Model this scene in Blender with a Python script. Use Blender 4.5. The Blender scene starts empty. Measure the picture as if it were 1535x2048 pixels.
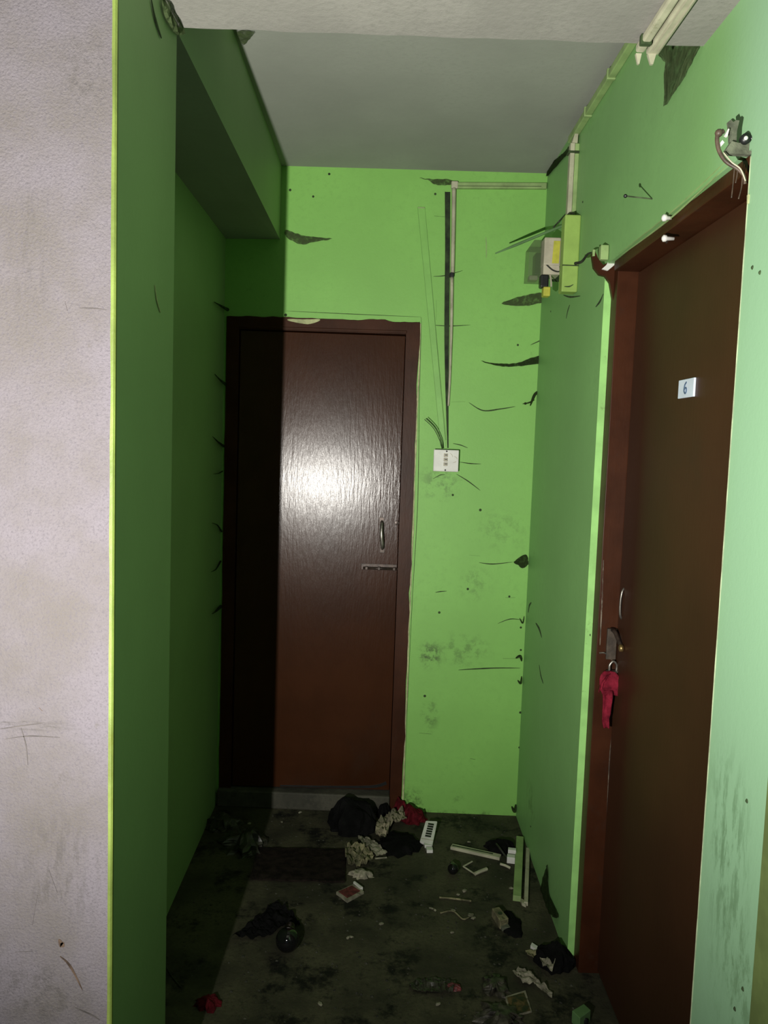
import bpy, bmesh, math, random
from mathutils import Vector, Matrix, noise

# ------------------------------------------------------------------ camera, world, lights
scene = bpy.context.scene
col = scene.collection
IMW, IMH, FPX = 1535.0, 2048.0, 1630.35
CAM = Vector((0.0, 0.0, 1.5527))
CF = Vector((0.00220529, 0.99639079, -0.08485595))
CR = Vector((0.999426629, 0.000670945, 0.0338520881))
CU = Vector((-0.03378684, 0.08488195, 0.99581801))
cam = bpy.data.objects.new('camera', bpy.data.cameras.new('camera'))
col.objects.link(cam)
cam.data.sensor_fit = 'AUTO'
cam.data.sensor_width = 36.0
cam.data.lens = FPX / IMH * 36.0
cam.data.clip_start = 0.02
cam.matrix_world = Matrix(((CR.x, CU.x, -CF.x, CAM.x), (CR.y, CU.y, -CF.y, CAM.y), (CR.z, CU.z, -CF.z, CAM.z), (0, 0, 0, 1)))
scene.camera = cam

world = bpy.data.worlds.new('world')
scene.world = world
world.use_nodes = True
world.node_tree.nodes['Background'].inputs['Color'].default_value = (0.62, 0.76, 1.0, 1)
world.node_tree.nodes['Background'].inputs['Strength'].default_value = 0.085

torch = bpy.data.lights.new('torch', 'SPOT')          # hand torch held low on the photographer's left
torch.energy = 385
torch.color = (1.0, 0.97, 0.90)
torch.shadow_soft_size = 0.006
torch.spot_size = math.radians(138)
torch.spot_blend = 1.0
torch_o = bpy.data.objects.new('torch', torch)
col.objects.link(torch_o)
torch_o.location = (-0.453, 0.0, 1.20)
torch_o.rotation_euler = (Vector((0.38, 3.3, 1.72))).to_track_quat('-Z', 'Y').to_euler()

vs = scene.view_settings
vs.view_transform = 'Standard'
vs.look = 'None'
vs.gamma = 1.0
vs.use_curve_mapping = False
vs.exposure = 0.0

# ------------------------------------------------------------------ dimensions of the place (metres)
D, ROT = 3.336, -0.0181          # end wall: y = D + x*tan(ROT)
R = 0.608                        # right wall face
XC, Y1, Y2 = -0.4407, 1.334, 1.698   # column side face, front and far edge
ZB, ZC = 2.355, 2.634            # beam soffit, ceiling
TAN = math.tan(ROT)
rnd = random.Random(7)

def ray(px, py):
    return CF + CR * ((px - IMW / 2) / FPX) - CU * ((py - IMH / 2) / FPX)
def on_plane(px, py, n, c):
    d = ray(px, py); n = Vector(n)
    return CAM + d * ((c - CAM.dot(n)) / d.dot(n))
def FL(px, py, z=0.0): return on_plane(px, py, (0, 0, 1), z)
def RW(px, py, x=R): return on_plane(px, py, (1, 0, 0), x)
def YP(px, py, y): return on_plane(px, py, (0, 1, 0), y)
BM = Matrix.Translation((0, D, 0)) @ Matrix.Rotation(math.atan(TAN), 4, 'Z')   # frame of the end wall
BMI = BM.inverted()
def BW(px, py, off=0.0):
    p = BMI @ on_plane(px, py, (-TAN, 1, 0), D)
    return Vector((p.x, -off, p.z))

# ------------------------------------------------------------------ materials
MATS = {}
def nodes_of(m):
    m.use_nodes = True
    nt = m.node_tree
    return nt, nt.nodes['Principled BSDF']
def N(nt, t, **kw):
    n = nt.nodes.new(t)
    for k, v in kw.items(): setattr(n, k, v)
    return n
def mix(nt, a, b, f, blend='MIX'):
    n = N(nt, 'ShaderNodeMix', data_type='RGBA', blend_type=blend)
    for sock, v in ((n.inputs[6], a), (n.inputs[7], b), (n.inputs[0], f)):
        if isinstance(v, bpy.types.NodeSocket): nt.links.new(v, sock)
        elif isinstance(v, (int, float)): sock.default_value = v
        else: sock.default_value = (*v, 1)
    return n.outputs[2]
def ramp(nt, v, lo, hi, a=0.0, b=1.0):
    n = N(nt, 'ShaderNodeMapRange', interpolation_type='SMOOTHSTEP')
    nt.links.new(v, n.inputs[0])
    n.inputs[1].default_value = lo; n.inputs[2].default_value = hi
    n.inputs[3].default_value = a; n.inputs[4].default_value = b
    return n.outputs[0]
def math_n(nt, op, a, b):
    n = N(nt, 'ShaderNodeMath', operation=op)
    for i, v in enumerate((a, b)):
        if isinstance(v, bpy.types.NodeSocket): nt.links.new(v, n.inputs[i])
        else: n.inputs[i].default_value = v
    return n.outputs[0]
def noise_n(nt, co, scale, detail=4, rough=0.6, stretch=(1, 1, 1)):
    mp = N(nt, 'ShaderNodeMapping'); mp.inputs['Scale'].default_value = stretch
    nt.links.new(co, mp.inputs[0])
    n = N(nt, 'ShaderNodeTexNoise')
    nt.links.new(mp.outputs[0], n.inputs['Vector'])
    n.inputs['Scale'].default_value = scale; n.inputs['Detail'].default_value = detail; n.inputs['Roughness'].default_value = rough
    return n.outputs['Fac']
def paint(name, c, rough=0.5, var=0.12, vscale=2.5, grain=0.0, gscale=120, bump=0.0, bscale=150, bstretch=(1, 1, 1),
          dirt=None, dirt_lo=0.6, dirt_hi=0.75, dscale=5, dstretch=(1, 1, 1), stains=(), spec=0.4, metal=0.0, alpha=1.0, tint=None, vstretch=(1, 1, 1), lit_tint=None):
    if name in MATS: return MATS[name]
    m = bpy.data.materials.new(name)
    nt, b = nodes_of(m)
    co = N(nt, 'ShaderNodeTexCoord').outputs['Object']
    n1 = noise_n(nt, co, vscale, 5, 0.6, vstretch)
    c2 = tint or tuple(max(0, x * (1 - 2 * var)) for x in c)
    c1 = tuple(min(1, x * (1 + var)) for x in c)
    out = mix(nt, c1, c2, ramp(nt, n1, 0.3, 0.7))
    if grain:
        n2 = noise_n(nt, co, gscale, 3, 0.7)
        out = mix(nt, out, tuple(x * (1 - grain) for x in c), ramp(nt, n2, 0.45, 0.75))
    if lit_tint:      # bluish light on the near part of the wall, mixed into the paint colour
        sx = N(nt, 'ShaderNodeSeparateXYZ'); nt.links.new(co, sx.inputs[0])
        out = mix(nt, out, lit_tint[0], ramp(nt, sx.outputs['Y'], lit_tint[1], lit_tint[2], 1.0, 0.0))
    if dirt:
        n3 = noise_n(nt, co, dscale, 6, 0.75, dstretch)
        out = mix(nt, out, dirt, ramp(nt, n3, dirt_lo, dirt_hi))
    for (ctr, rad, colr, strength, nsc, st) in stains:       # marks with a place and shape of their own
        mp = N(nt, 'ShaderNodeMapping')
        mp.vector_type = 'TEXTURE'
        mp.inputs['Location'].default_value = ctr; mp.inputs['Scale'].default_value = rad
        nt.links.new(co, mp.inputs[0])
        ln = N(nt, 'ShaderNodeVectorMath', operation='LENGTH'); nt.links.new(mp.outputs[0], ln.inputs[0])
        fall = ramp(nt, ln.outputs['Value'], 0.2, 1.0, 1.0, 0.0)
        n4 = noise_n(nt, co, nsc, 5, 0.75, st)
        f = math_n(nt, 'MULTIPLY', math_n(nt, 'MULTIPLY', fall, ramp(nt, n4, 0.45, 0.62)), strength)
        out = mix(nt, out, colr, f)
    nt.links.new(out, b.inputs['Base Color'])
    b.inputs['Roughness'].default_value = rough
    b.inputs['Metallic'].default_value = metal
    b.inputs['Specular IOR Level'].default_value = spec
    b.inputs['Alpha'].default_value = alpha
    if bump:
        bn = N(nt, 'ShaderNodeBump'); bn.inputs['Strength'].default_value = bump; bn.inputs['Distance'].default_value = 0.004
        nt.links.new(noise_n(nt, co, bscale, 4, 0.65, bstretch), bn.inputs['Height'])
        nt.links.new(bn.outputs[0], b.inputs['Normal'])
    MATS[name] = m
    return m

GREEN = (0.203, 0.452, 0.096)
DARKG = (0.045, 0.085, 0.02)
def bwst(px, py, rx, rz, s, nsc=18, st=(1, 1, 1), c=DARKG):
    p = BW(px, py); return ((p.x, 0, p.z), (rx, 0.2, rz), c, s, nsc, st)
M_BACK = paint('green_paint_end_wall', GREEN, 0.55, 0.05, 1.6, grain=0.08, gscale=40, bump=0.12, bscale=90,
    dirt=(0.095, 0.21, 0.045), dirt_lo=0.64, dirt_hi=0.80, dscale=4.5, stains=[
    bwst(860, 1310, 0.07, 0.08, 0.9, 26), bwst(925, 1300, 0.16, 0.10, 0.45, 22), bwst(880, 965, 0.12, 0.10, 0.5, 20),
    bwst(820, 1610, 0.10, 0.10, 0.8, 24), bwst(920, 1635, 0.40, 0.045, 0.9, 12), bwst(1000, 1060, 0.16, 0.12, 0.25, 20),
    bwst(860, 1430, 0.05, 0.10, 0.6, 22), bwst(950, 1170, 0.10, 0.10, 0.35, 24)])
def rwst(px, py, ry, rz, s, nsc=18, st=(1, 1, 1), c=DARKG):
    p = RW(px, py); return ((R, p.y, p.z), (0.2, ry, rz), c, s, nsc, st)
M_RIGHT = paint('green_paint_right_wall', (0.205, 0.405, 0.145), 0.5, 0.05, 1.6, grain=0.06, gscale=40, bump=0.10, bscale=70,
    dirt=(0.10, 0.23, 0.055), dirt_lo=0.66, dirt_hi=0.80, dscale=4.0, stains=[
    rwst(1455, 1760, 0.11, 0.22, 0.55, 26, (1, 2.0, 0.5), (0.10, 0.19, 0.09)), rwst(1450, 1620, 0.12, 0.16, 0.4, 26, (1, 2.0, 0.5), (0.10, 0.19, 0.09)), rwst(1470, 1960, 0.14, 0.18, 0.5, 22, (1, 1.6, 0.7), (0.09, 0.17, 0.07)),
    rwst(1100, 1790, 0.16, 0.12, 0.6, 14), rwst(1060, 1600, 0.12, 0.10, 0.4, 20)], lit_tint=((0.255, 0.44, 0.265), 1.38, 1.66))
M_LEFT = paint('green_paint_left_wall', (0.230, 0.350, 0.155), 0.55, 0.05, 1.6, bump=0.10, bscale=80, dirt=(0.10, 0.2, 0.05), dirt_lo=0.66, dirt_hi=0.8)
M_EDGE = paint('yellow_green_edge_paint', (0.140, 0.190, 0.040), 0.5, 0.15, 8, bump=0.3, bscale=60, dirt=(0.10, 0.115, 0.015), dirt_lo=0.5, dirt_hi=0.7, dscale=9, dstretch=(1, 1, .3))
M_EDGE2 = paint('ochre_edge_board', (0.14, 0.19, 0.06), 0.6, 0.15, 8, dirt=(0.08, 0.11, 0.03))
def cst(px, py, rx, rz, s, nsc, st, c=(0.05, 0.045, 0.04)):
    p = YP(px, py, Y1); return ((p.x, Y1, p.z), (rx, 0.1, rz), c, s, nsc, st)
M_PLASTER = paint('bare_grey_plaster', (0.121, 0.108, 0.124), 0.8, 0.10, 6, grain=0.24, gscale=240, bump=0.75, bscale=230, tint=(0.104, 0.092, 0.088),
    dirt=(0.085, 0.075, 0.07), dirt_lo=0.62, dirt_hi=0.80, dscale=14, stains=[
    cst(60, 1450, 0.10, 0.015, 0.6, 40, (.3, 1, 3)), cst(120, 1750, 0.10, 0.16, 0.4, 35, (2, 1, .6)), cst(80, 1990, 0.12, 0.08, 0.5, 30, (1, 1, 1)),
    cst(170, 150, 0.06, 0.10, 0.35, 60, (1, 1, 1)), cst(60, 520, 0.05, 0.18, 0.25, 40, (2, 1, .4))])
M_CEIL = paint('grey_ceiling', (0.29, 0.30, 0.265), 0.85, 0.05, 2.2, grain=0.05, gscale=60, bump=0.12, bscale=60, dirt=(0.22, 0.22, 0.19), dirt_lo=0.68, dirt_hi=0.82, dscale=7)
M_SOFFIT = paint('beam_soffit_plaster', (0.235, 0.228, 0.205), 0.85, 0.06, 4, grain=0.12, gscale=70, bump=0.35, bscale=70, dirt=(0.2, 0.19, 0.17), dirt_lo=0.66, dirt_hi=0.8, dscale=9)
M_FLOOR = paint('dirty_cement_floor', (0.052, 0.049, 0.029), 0.75, 0.35, 5, grain=0.35, gscale=90, bump=0.6, bscale=60, dirt=(0.005, 0.005, 0.0040), dirt_lo=0.50, dirt_hi=0.64, dscale=6, tint=(0.024, 0.023, 0.0150), spec=0.25)
M_SILL = paint('door_sill_cement', (0.06, 0.058, 0.042), 0.8, 0.2, 8, grain=0.3, gscale=70, bump=0.6, bscale=50, dirt=(0.03, 0.03, 0.022), dirt_lo=0.5, dirt_hi=0.65, dscale=10)
M_DOOR = paint('brown_enamel', (0.040, 0.0135, 0.0052), 0.215, 0.10, 3, bump=0.19, bscale=30, bstretch=(3.0, 1, 0.45), dirt=(0.034, 0.015, 0.008), dirt_lo=0.55, dirt_hi=0.8, dscale=3, dstretch=(1, 1, .5), spec=0.27)
M_DOOR2 = paint('brown_enamel_dull', (0.042, 0.0155, 0.0065), 0.48, 0.10, 2, bump=0.08, bscale=22, bstretch=(1, 3.2, 0.3), dirt=(0.037, 0.0165, 0.0075), dirt_lo=0.55, dirt_hi=0.8, dscale=3, spec=0.3)
M_FRAME = paint('brown_frame_paint', (0.042, 0.0135, 0.0055), 0.42, 0.15, 6, bump=0.15, bscale=30, bstretch=(2, 2, .4), dirt=(0.035, 0.016, 0.010), dirt_lo=0.55, dirt_hi=0.75, dscale=8, spec=0.12)
M_WORN = paint('worn_wood', (0.065, 0.048, 0.034), 0.7, 0.3, 20, bump=0.4, bscale=60)
M_WORN2 = paint('bare_scraped_wood', (0.14, 0.115, 0.085), 0.75, 0.35, 25, bump=0.4, bscale=60, dirt=(0.05, 0.02, 0.012), dirt_lo=0.48, dirt_hi=0.6, dscale=30, dstretch=(1, 1, .3))
M_SCRATCH = paint('plaster_scratch', (0.075, 0.066, 0.064), 0.9, 0.2, 40)
M_GHOSTE = paint('strip_edge_crack_paint', (0.105, 0.235, 0.05), 0.7, 0.1, 20)  # thin dark cracks along both edges of the overpainted strip
M_PALE = paint('pale_plaster_edge', (0.40, 0.42, 0.22), 0.8, 0.2, 20, bump=0.4, bscale=90)
M_CRACK = paint('dark_soot_line', (0.035, 0.06, 0.02), 0.9, 0.3, 30)
def webmat(name, c, lo, hi):
    m = bpy.data.materials.new(name); nt, b = nodes_of(m)
    co = N(nt, 'ShaderNodeTexCoord').outputs['Object']
    nt.links.new(mix(nt, c, tuple(x * .7 for x in c), noise_n(nt, co, 18, 4)), b.inputs['Base Color'])
    nt.links.new(ramp(nt, noise_n(nt, co, 55, 5, 0.7), 0.3, 0.65, lo, hi), b.inputs['Alpha'])
    b.inputs['Roughness'].default_value = 0.95; b.inputs['Specular IOR Level'].default_value = 0.03
    return m
M_WEB = webmat('dusty_cobweb', (0.075, 0.105, 0.045), 0.22, 0.72)
M_WEBD = webmat('sooty_cobweb', (0.028, 0.045, 0.016), 0.40, 0.90)
M_PVC = paint('old_white_pvc', (0.40, 0.39, 0.28), 0.5, 0.12, 12, dirt=(0.2, 0.19, 0.11), dirt_lo=0.55, dirt_hi=0.75, dscale=20, dstretch=(1, 1, .4))
M_PVCG = paint('green_tinged_pvc', (0.25, 0.36, 0.14), 0.5, 0.12, 12, dirt=(0.17, 0.24, 0.09), dirt_lo=0.55, dirt_hi=0.75, dscale=20)
M_CHANNEL = paint('dark_dusty_channel', (0.022, 0.040, 0.013), 0.8, 0.4, 15)
M_GHOST = paint('overpainted_strip', (0.197, 0.436, 0.096), 0.5, 0.06, 8)
M_LIME = paint('lime_painted_box', (0.25, 0.385, 0.085), 0.5, 0.08, 10, bump=0.1, bscale=60)
M_WHITE = paint('white_plastic', (0.62, 0.62, 0.58), 0.4, 0.06, 20, dirt=(0.32, 0.31, 0.26), dirt_lo=0.6, dirt_hi=0.8, dscale=30)
M_CREAM = paint('yellowed_plastic', (0.40, 0.37, 0.28), 0.45, 0.08, 20)
M_YELLOW = paint('yellow_label', (0.42, 0.42, 0.05), 0.5, 0.1, 30)
M_BLACK = paint('black_plastic', (0.010, 0.011, 0.011), 0.4, 0.2, 20)
M_WIRE = paint('dark_wire', (0.022, 0.025, 0.016), 0.55, 0.3, 40)
M_BROWNCABLE = paint('brown_cable', (0.075, 0.05, 0.035), 0.5, 0.3, 40)
M_STEEL = paint('worn_steel', (0.28, 0.26, 0.23), 0.35, 0.25, 40, metal=0.8)
M_DARKSTEEL = paint('painted_dark_iron', (0.05, 0.035, 0.028), 0.35, 0.3, 40, metal=0.4)
M_BRASS = paint('dull_brass', (0.36, 0.25, 0.10), 0.35, 0.2, 30, metal=0.8)
M_REDROPE = paint('red_rag_cloth', (0.17, 0.011, 0.024), 0.85, 0.25, 40, bump=0.4, bscale=200, spec=0.1)
M_RED = paint('dark_red_cloth', (0.085, 0.006, 0.010), 0.85, 0.25, 40, bump=0.4, bscale=200, spec=0.1)
M_REDPACK = paint('red_printed_card', (0.14, 0.028, 0.028), 0.55, 0.3, 50, dirt=(0.05, 0.012, 0.012), dirt_lo=0.5, dirt_hi=0.6, dscale=60)
M_TILE = paint('white_number_tile', (0.62, 0.70, 0.80), 0.35, 0.04, 20)
M_INK = paint('blue_grey_ink', (0.06, 0.10, 0.16), 0.6, 0.2, 50)
M_PAPER = paint('dirty_paper', (0.24, 0.225, 0.165), 0.85, 0.25, 25, dirt=(0.09, 0.085, 0.055), dirt_lo=0.5, dirt_hi=0.65, dscale=18)
M_PAPERY = paint('yellowed_paper', (0.19, 0.175, 0.095), 0.85, 0.3, 25, dirt=(0.06, 0.06, 0.03), dirt_lo=0.48, dirt_hi=0.62, dscale=22)
M_RAG = paint('beige_rag', (0.22, 0.195, 0.13), 0.9, 0.3, 20, bump=0.4, bscale=150, dirt=(0.10, 0.10, 0.06), dirt_lo=0.5, dirt_hi=0.7, dscale=14)
M_GREYRAG = paint('grey_rag', (0.10, 0.11, 0.075), 0.9, 0.3, 30, bump=0.4, bscale=150)
M_BLACKRAG = paint('black_cloth', (0.006, 0.006, 0.006), 0.95, 0.2, 20, bump=0.4, bscale=120, spec=0.05)
M_BAG = paint('dusty_plastic_bag', (0.035, 0.035, 0.024), 0.4, 0.3, 20, bump=0.3, bscale=60)
M_MAT = paint('brown_doormat', (0.014, 0.010, 0.008), 0.95, 0.3, 40, bump=0.8, bscale=200, spec=0.1)
M_CARDPIC = paint('printed_card', (0.09, 0.05, 0.022), 0.5, 0.5, 40, dirt=(0.015, 0.014, 0.01), dirt_lo=0.45, dirt_hi=0.55, dscale=60)
M_GBLOCK = paint('green_plastic', (0.10, 0.20, 0.075), 0.5, 0.1, 20)
M_GRIT = paint('grit', (0.04, 0.04, 0.028), 0.9, 0.4, 60)
M_FOIL = paint('crumpled_foil', (0.06, 0.055, 0.042), 0.45, 0.4, 40, metal=0.3, bump=0.4, bscale=90)
def glass(name, c, rough, alpha):
    m = bpy.data.materials.new(name); nt, b = nodes_of(m)
    b.inputs['Base Color'].default_value = (*c, 1); b.inputs['Roughness'].default_value = rough; b.inputs['Alpha'].default_value = alpha
    return m
M_CLEAR = glass('smoky_clear_plastic', (0.09, 0.14, 0.06), 0.25, 0.55)
M_BULB = glass('dark_bulb_glass', (0.006, 0.006, 0.006), 0.05, 1.0)

# ------------------------------------------------------------------ mesh helpers
def obj(name, bm, m, parent=None, mw=None, smooth=False):
    me = bpy.data.meshes.new(name)
    bmesh.ops.recalc_face_normals(bm, faces=bm.faces)
    bm.to_mesh(me); bm.free()
    if smooth:
        for p in me.polygons: p.use_smooth = True
    for mm in (m if isinstance(m, (list, tuple)) else [m]): me.materials.append(mm)
    o = bpy.data.objects.new(name, me)
    col.objects.link(o)
    if mw is not None: o.matrix_world = mw
    if parent is not None:
        o.parent = parent
        o.matrix_parent_inverse = Matrix.Identity(4)
        if mw is not None:
            pw = parent.matrix_basis.copy(); q_ = parent.parent
            while q_ is not None: pw = q_.matrix_basis @ pw; q_ = q_.parent
            o.matrix_basis = pw.inverted() @ mw
    return o
def thing(name, label, cat, mw=None, group=None):
    o = bpy.data.objects.new(name, None); col.objects.link(o); o.empty_display_size = 0.05
    if mw is not None: o.matrix_basis = mw
    return tag(o, label, cat, group)
def tag(o, label, cat, group=None):
    o['label'] = label; o['category'] = cat
    if group: o['group'] = group
    return o
def struct(o, label=None):
    o['kind'] = 'structure'
    if label: o['label'] = label
    return o
def box(bm, lo, hi, bevel=0.0, mi=0):
    x0, y0, z0 = lo; x1, y1, z1 = hi
    v = [bm.verts.new(c) for c in ((x0, y0, z0), (x1, y0, z0), (x1, y1, z0), (x0, y1, z0), (x0, y0, z1), (x1, y0, z1), (x1, y1, z1), (x0, y1, z1))]
    fs = [bm.faces.new([v[i] for i in q]) for q in ((3, 2, 1, 0), (4, 5, 6, 7), (0, 1, 5, 4), (1, 2, 6, 5), (2, 3, 7, 6), (3, 0, 4, 7))]
    for f in fs: f.material_index = mi
    if bevel:
        es = list({e for f in fs for e in f.edges})
        bmesh.ops.bevel(bm, geom=es, offset=bevel, segments=2, affect='EDGES', profile=0.5)
    return fs
def Bx(lo, hi, bevel=0.0):
    bm = bmesh.new(); box(bm, lo, hi, bevel); return bm
def hexa(bm, bot, top):
    a = [bm.verts.new(c) for c in bot]; b = [bm.verts.new(c) for c in top]
    n = len(a)
    bm.faces.new(a[::-1]); bm.faces.new(b)
    for i in range(n): bm.faces.new((a[i], a[(i + 1) % n], b[(i + 1) % n], b[i]))
def smoothpath(pts, k=6):
    pts = [Vector(p) for p in pts]
    if len(pts) < 3: return pts
    out = []
    for i in range(len(pts) - 1):
        p0 = pts[max(i - 1, 0)]; p1 = pts[i]; p2 = pts[i + 1]; p3 = pts[min(i + 2, len(pts) - 1)]
        for j in range(k):
            t = j / k
            out.append(0.5 * ((2 * p1) + (p2 - p0) * t + (2 * p0 - 5 * p1 + 4 * p2 - p3) * t * t + (3 * p1 - p0 - 3 * p2 + p3) * t ** 3))
    out.append(pts[-1])
    return out
def tube(bm, pts, r, seg=8, smooth=True):
    P = smoothpath(pts) if smooth else [Vector(p) for p in pts]
    n = len(P); rings = []
    up = None
    for i, p in enumerate(P):
        t = (P[min(i + 1, n - 1)] - P[max(i - 1, 0)]).normalized()
        if up is None:
            up = Vector((0, 0, 1)) if abs(t.z) < 0.9 else Vector((1, 0, 0))
        a = t.cross(up).normalized(); up = a.cross(t).normalized()
        rr = r(i / (n - 1)) if callable(r) else r
        rings.append([bm.verts.new(p + (a * math.cos(q) + up * math.sin(q)) * rr) for q in (2 * math.pi * s / seg for s in range(seg))])
    for i in range(n - 1):
        for s in range(seg):
            bm.faces.new((rings[i][s], rings[i][(s + 1) % seg], rings[i + 1][(s + 1) % seg], rings[i + 1][s]))
    bm.faces.new(rings[0][::-1]); bm.faces.new(rings[-1])
def Tube(pts, r, seg=8, smooth=True):
    bm = bmesh.new(); tube(bm, pts, r, seg, smooth); return bm
def lathe(bm, prof, c, axis='Z', seg=20):
    rings = []
    for rad, h in prof:
        ring = []
        for s in range(seg):
            q = 2 * math.pi * s / seg
            a, b = rad * math.cos(q), rad * math.sin(q)
            v = {'Z': (a, b, h), 'Y': (a, h, b), 'X': (h, a, b)}[axis]
            ring.append(bm.verts.new(Vector(c) + Vector(v)))
        rings.append(ring)
    for i in range(len(rings) - 1):
        for s in range(seg): bm.faces.new((rings[i][s], rings[i][(s + 1) % seg], rings[i + 1][(s + 1) % seg], rings[i + 1][s]))
    bm.faces.new(rings[0]); bm.faces.new(rings[-1])
def ribbon(bm, pts, w, n, th=0.0012, k=6):
    """tapered strip lying on a surface with normal n; w(t) = half width"""
    P = smoothpath(pts, k); n = Vector(n); m = len(P); rows = []
    for i, p in enumerate(P):
        t = (P[min(i + 1, m - 1)] - P[max(i - 1, 0)]).normalized(); a = t.cross(n).normalized()
        ww = w(i / (m - 1)) if callable(w) else w
        rows.append([bm.verts.new(q) for q in (p + a * ww, p - a * ww, p - a * ww + n * th, p + a * ww + n * th)])
    for i in range(m - 1):
        for s in range(4): bm.faces.new((rows[i][s], rows[i][(s + 1) % 4], rows[i + 1][(s + 1) % 4], rows[i + 1][s]))
    bm.faces.new(rows[0]); bm.faces.new(rows[-1][::-1])
def taper(w, tip=0.15, mid=0.5):
    return lambda t: w * (tip + (1 - tip) * max(0.0, 1 - abs(t - mid) / max(mid, 1 - mid)) ** 0.7)
def sheet(outline, amp=0.006, z0=0.002, seed=0, fn=None, cuts=3, th=0.0012):
    """crumpled thin sheet: an outline in 3-D points (lying near z=const), finely divided and bent"""
    bm = bmesh.new()
    f = bm.faces.new([bm.verts.new(p) for p in outline])
    bmesh.ops.triangulate(bm, faces=[f])
    for _ in range(2):
        bmesh.ops.subdivide_edges(bm, edges=[e for e in bm.edges if e.calc_length() > 0.008], cuts=cuts - 1, use_grid_fill=True)
        bmesh.ops.triangulate(bm, faces=[q for q in bm.faces if len(q.verts) > 3])
    for v in bm.verts:
        h = abs(noise.noise(Vector((v.co.x * 38 + seed, v.co.y * 38, seed * 1.7)))) * amp * 2.4 + abs(noise.noise(Vector((v.co.x * 95, v.co.y * 95 + seed, 3.1)))) * amp
        v.co.z = z0 + h + (fn(v.co) if fn else 0)
    top = list(bm.faces)
    r = bmesh.ops.extrude_face_region(bm, geom=top)
    for v in [g for g in r['geom'] if isinstance(g, bmesh.types.BMVert)]: v.co.z += th
    return bm
def heap(c, rx, ry, h, seed=0, rough=0.35, rot=0.0, nr=10, ns=30, freq=2.2):
    """crumpled cloth or bag lying on the floor"""
    bm = bmesh.new(); rings = []
    top = None
    for i in range(nr + 1):
        t = i / nr; ring = []
        for s in range(ns):
            q = 2 * math.pi * s / ns
            d = Vector((math.cos(q), math.sin(q), 0))
            k = 1 + rough * (noise.noise(Vector((d.x * freq + seed, d.y * freq, t * 1.5))) + 0.5 * noise.noise(Vector((d.x * 5 + seed, d.y * 5, t * 4))))
            rad = math.cos(t * math.pi / 2) ** 0.8 * k
            z = h * math.sin(t * math.pi / 2) ** 1.2 * (1 + rough * noise.noise(Vector((d.x * 2.5 * (1 - t) + seed, d.y * 2.5 * (1 - t), 4.0))))
            x, y = rx * rad * d.x, ry * rad * d.y
            ring.append(bm.verts.new((c[0] + x * math.cos(rot) - y * math.sin(rot), c[1] + x * math.sin(rot) + y * math.cos(rot), max(z, 0.0) + 0.0005)))
        rings.append(ring)
    for i in range(nr):
        for s in range(ns): bm.faces.new((rings[i][s], rings[i][(s + 1) % ns], rings[i + 1][(s + 1) % ns], rings[i + 1][s]))
    bm.faces.new(rings[0][::-1])
    bmesh.ops.remove_doubles(bm, verts=bm.verts, dist=0.0004)
    return bm
def facemats(o, fn):
    for p in o.data.polygons: p.material_index = fn(p)

# ------------------------------------------------------------------ the setting
bm = bmesh.new(); box(bm, (-2.6, -2.5, -0.12), (0.95, 3.6, 0.0)); struct(obj('floor', bm, M_FLOOR))
bm = bmesh.new(); box(bm, (-2.6, -2.5, ZC), (0.95, 3.6, ZC + 0.12)); struct(obj('ceiling', bm, M_CEIL))

# end wall (own frame), with the opening of the first door
OX0, OX1, OZ = -0.622, 0.092, 2.012
bm = bmesh.new()
box(bm, (OX1, 0, 0), (0.80, 0.15, ZC)); box(bm, (-0.80, 0, OZ), (OX1, 0.15, ZC)); box(bm, (-0.80, 0, 0), (OX0, 0.15, OZ))
wall_back = struct(obj('wall_back', bm, M_BACK, mw=BM))

# right wall with the opening of the second door
DY0, DY1, DZ = 1.437, 2.360, 2.073
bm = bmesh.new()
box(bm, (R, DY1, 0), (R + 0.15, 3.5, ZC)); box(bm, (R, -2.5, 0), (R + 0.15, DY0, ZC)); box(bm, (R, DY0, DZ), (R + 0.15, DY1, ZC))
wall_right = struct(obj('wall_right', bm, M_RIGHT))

M_JAMB = paint('pale_green_jamb', (0.28, 0.57, 0.17), 0.6, 0.08, 12, dirt=(0.15, 0.27, 0.08), dirt_lo=0.62, dirt_hi=0.75, dscale=14)
M_EDGELIT = paint('lit_corner_edge', (0.30, 0.36, 0.22), 0.8, 0.2, 20)  # light caught on the pier corner, painted as a pale strip
obj('jamb_plaster', Bx((R, DY1 - 0.0015, 0.02), (R + 0.0205, DY1 + 0.001, 2.03)), M_JAMB, wall_right, Matrix.Identity(4))
bm = bmesh.new()
ribbon(bm, [(R + 0.002, DY0 + 0.0005, 0.02 + .068 * i) for i in range(31)], lambda t: 0.0022 + 0.001 * noise.noise(Vector((t * 40, 2, 0))), (-0.7071, 0.7071, 0), 0.0025, 2)
obj('plaster_or_lit_edge', bm, M_EDGELIT, wall_right, Matrix.Identity(4))

# left wall of the recess
bm = bmesh.new()
hexa(bm, [(-0.645, Y2, 0), (-0.665, 3.5, 0), (-0.82, 3.5, 0), (-0.82, Y2, 0)], [(-0.645, Y2, ZC), (-0.665, 3.5, ZC), (-0.82, 3.5, ZC), (-0.82, Y2, ZC)])
wall_left = struct(obj('wall_left', bm, M_LEFT))

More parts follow.
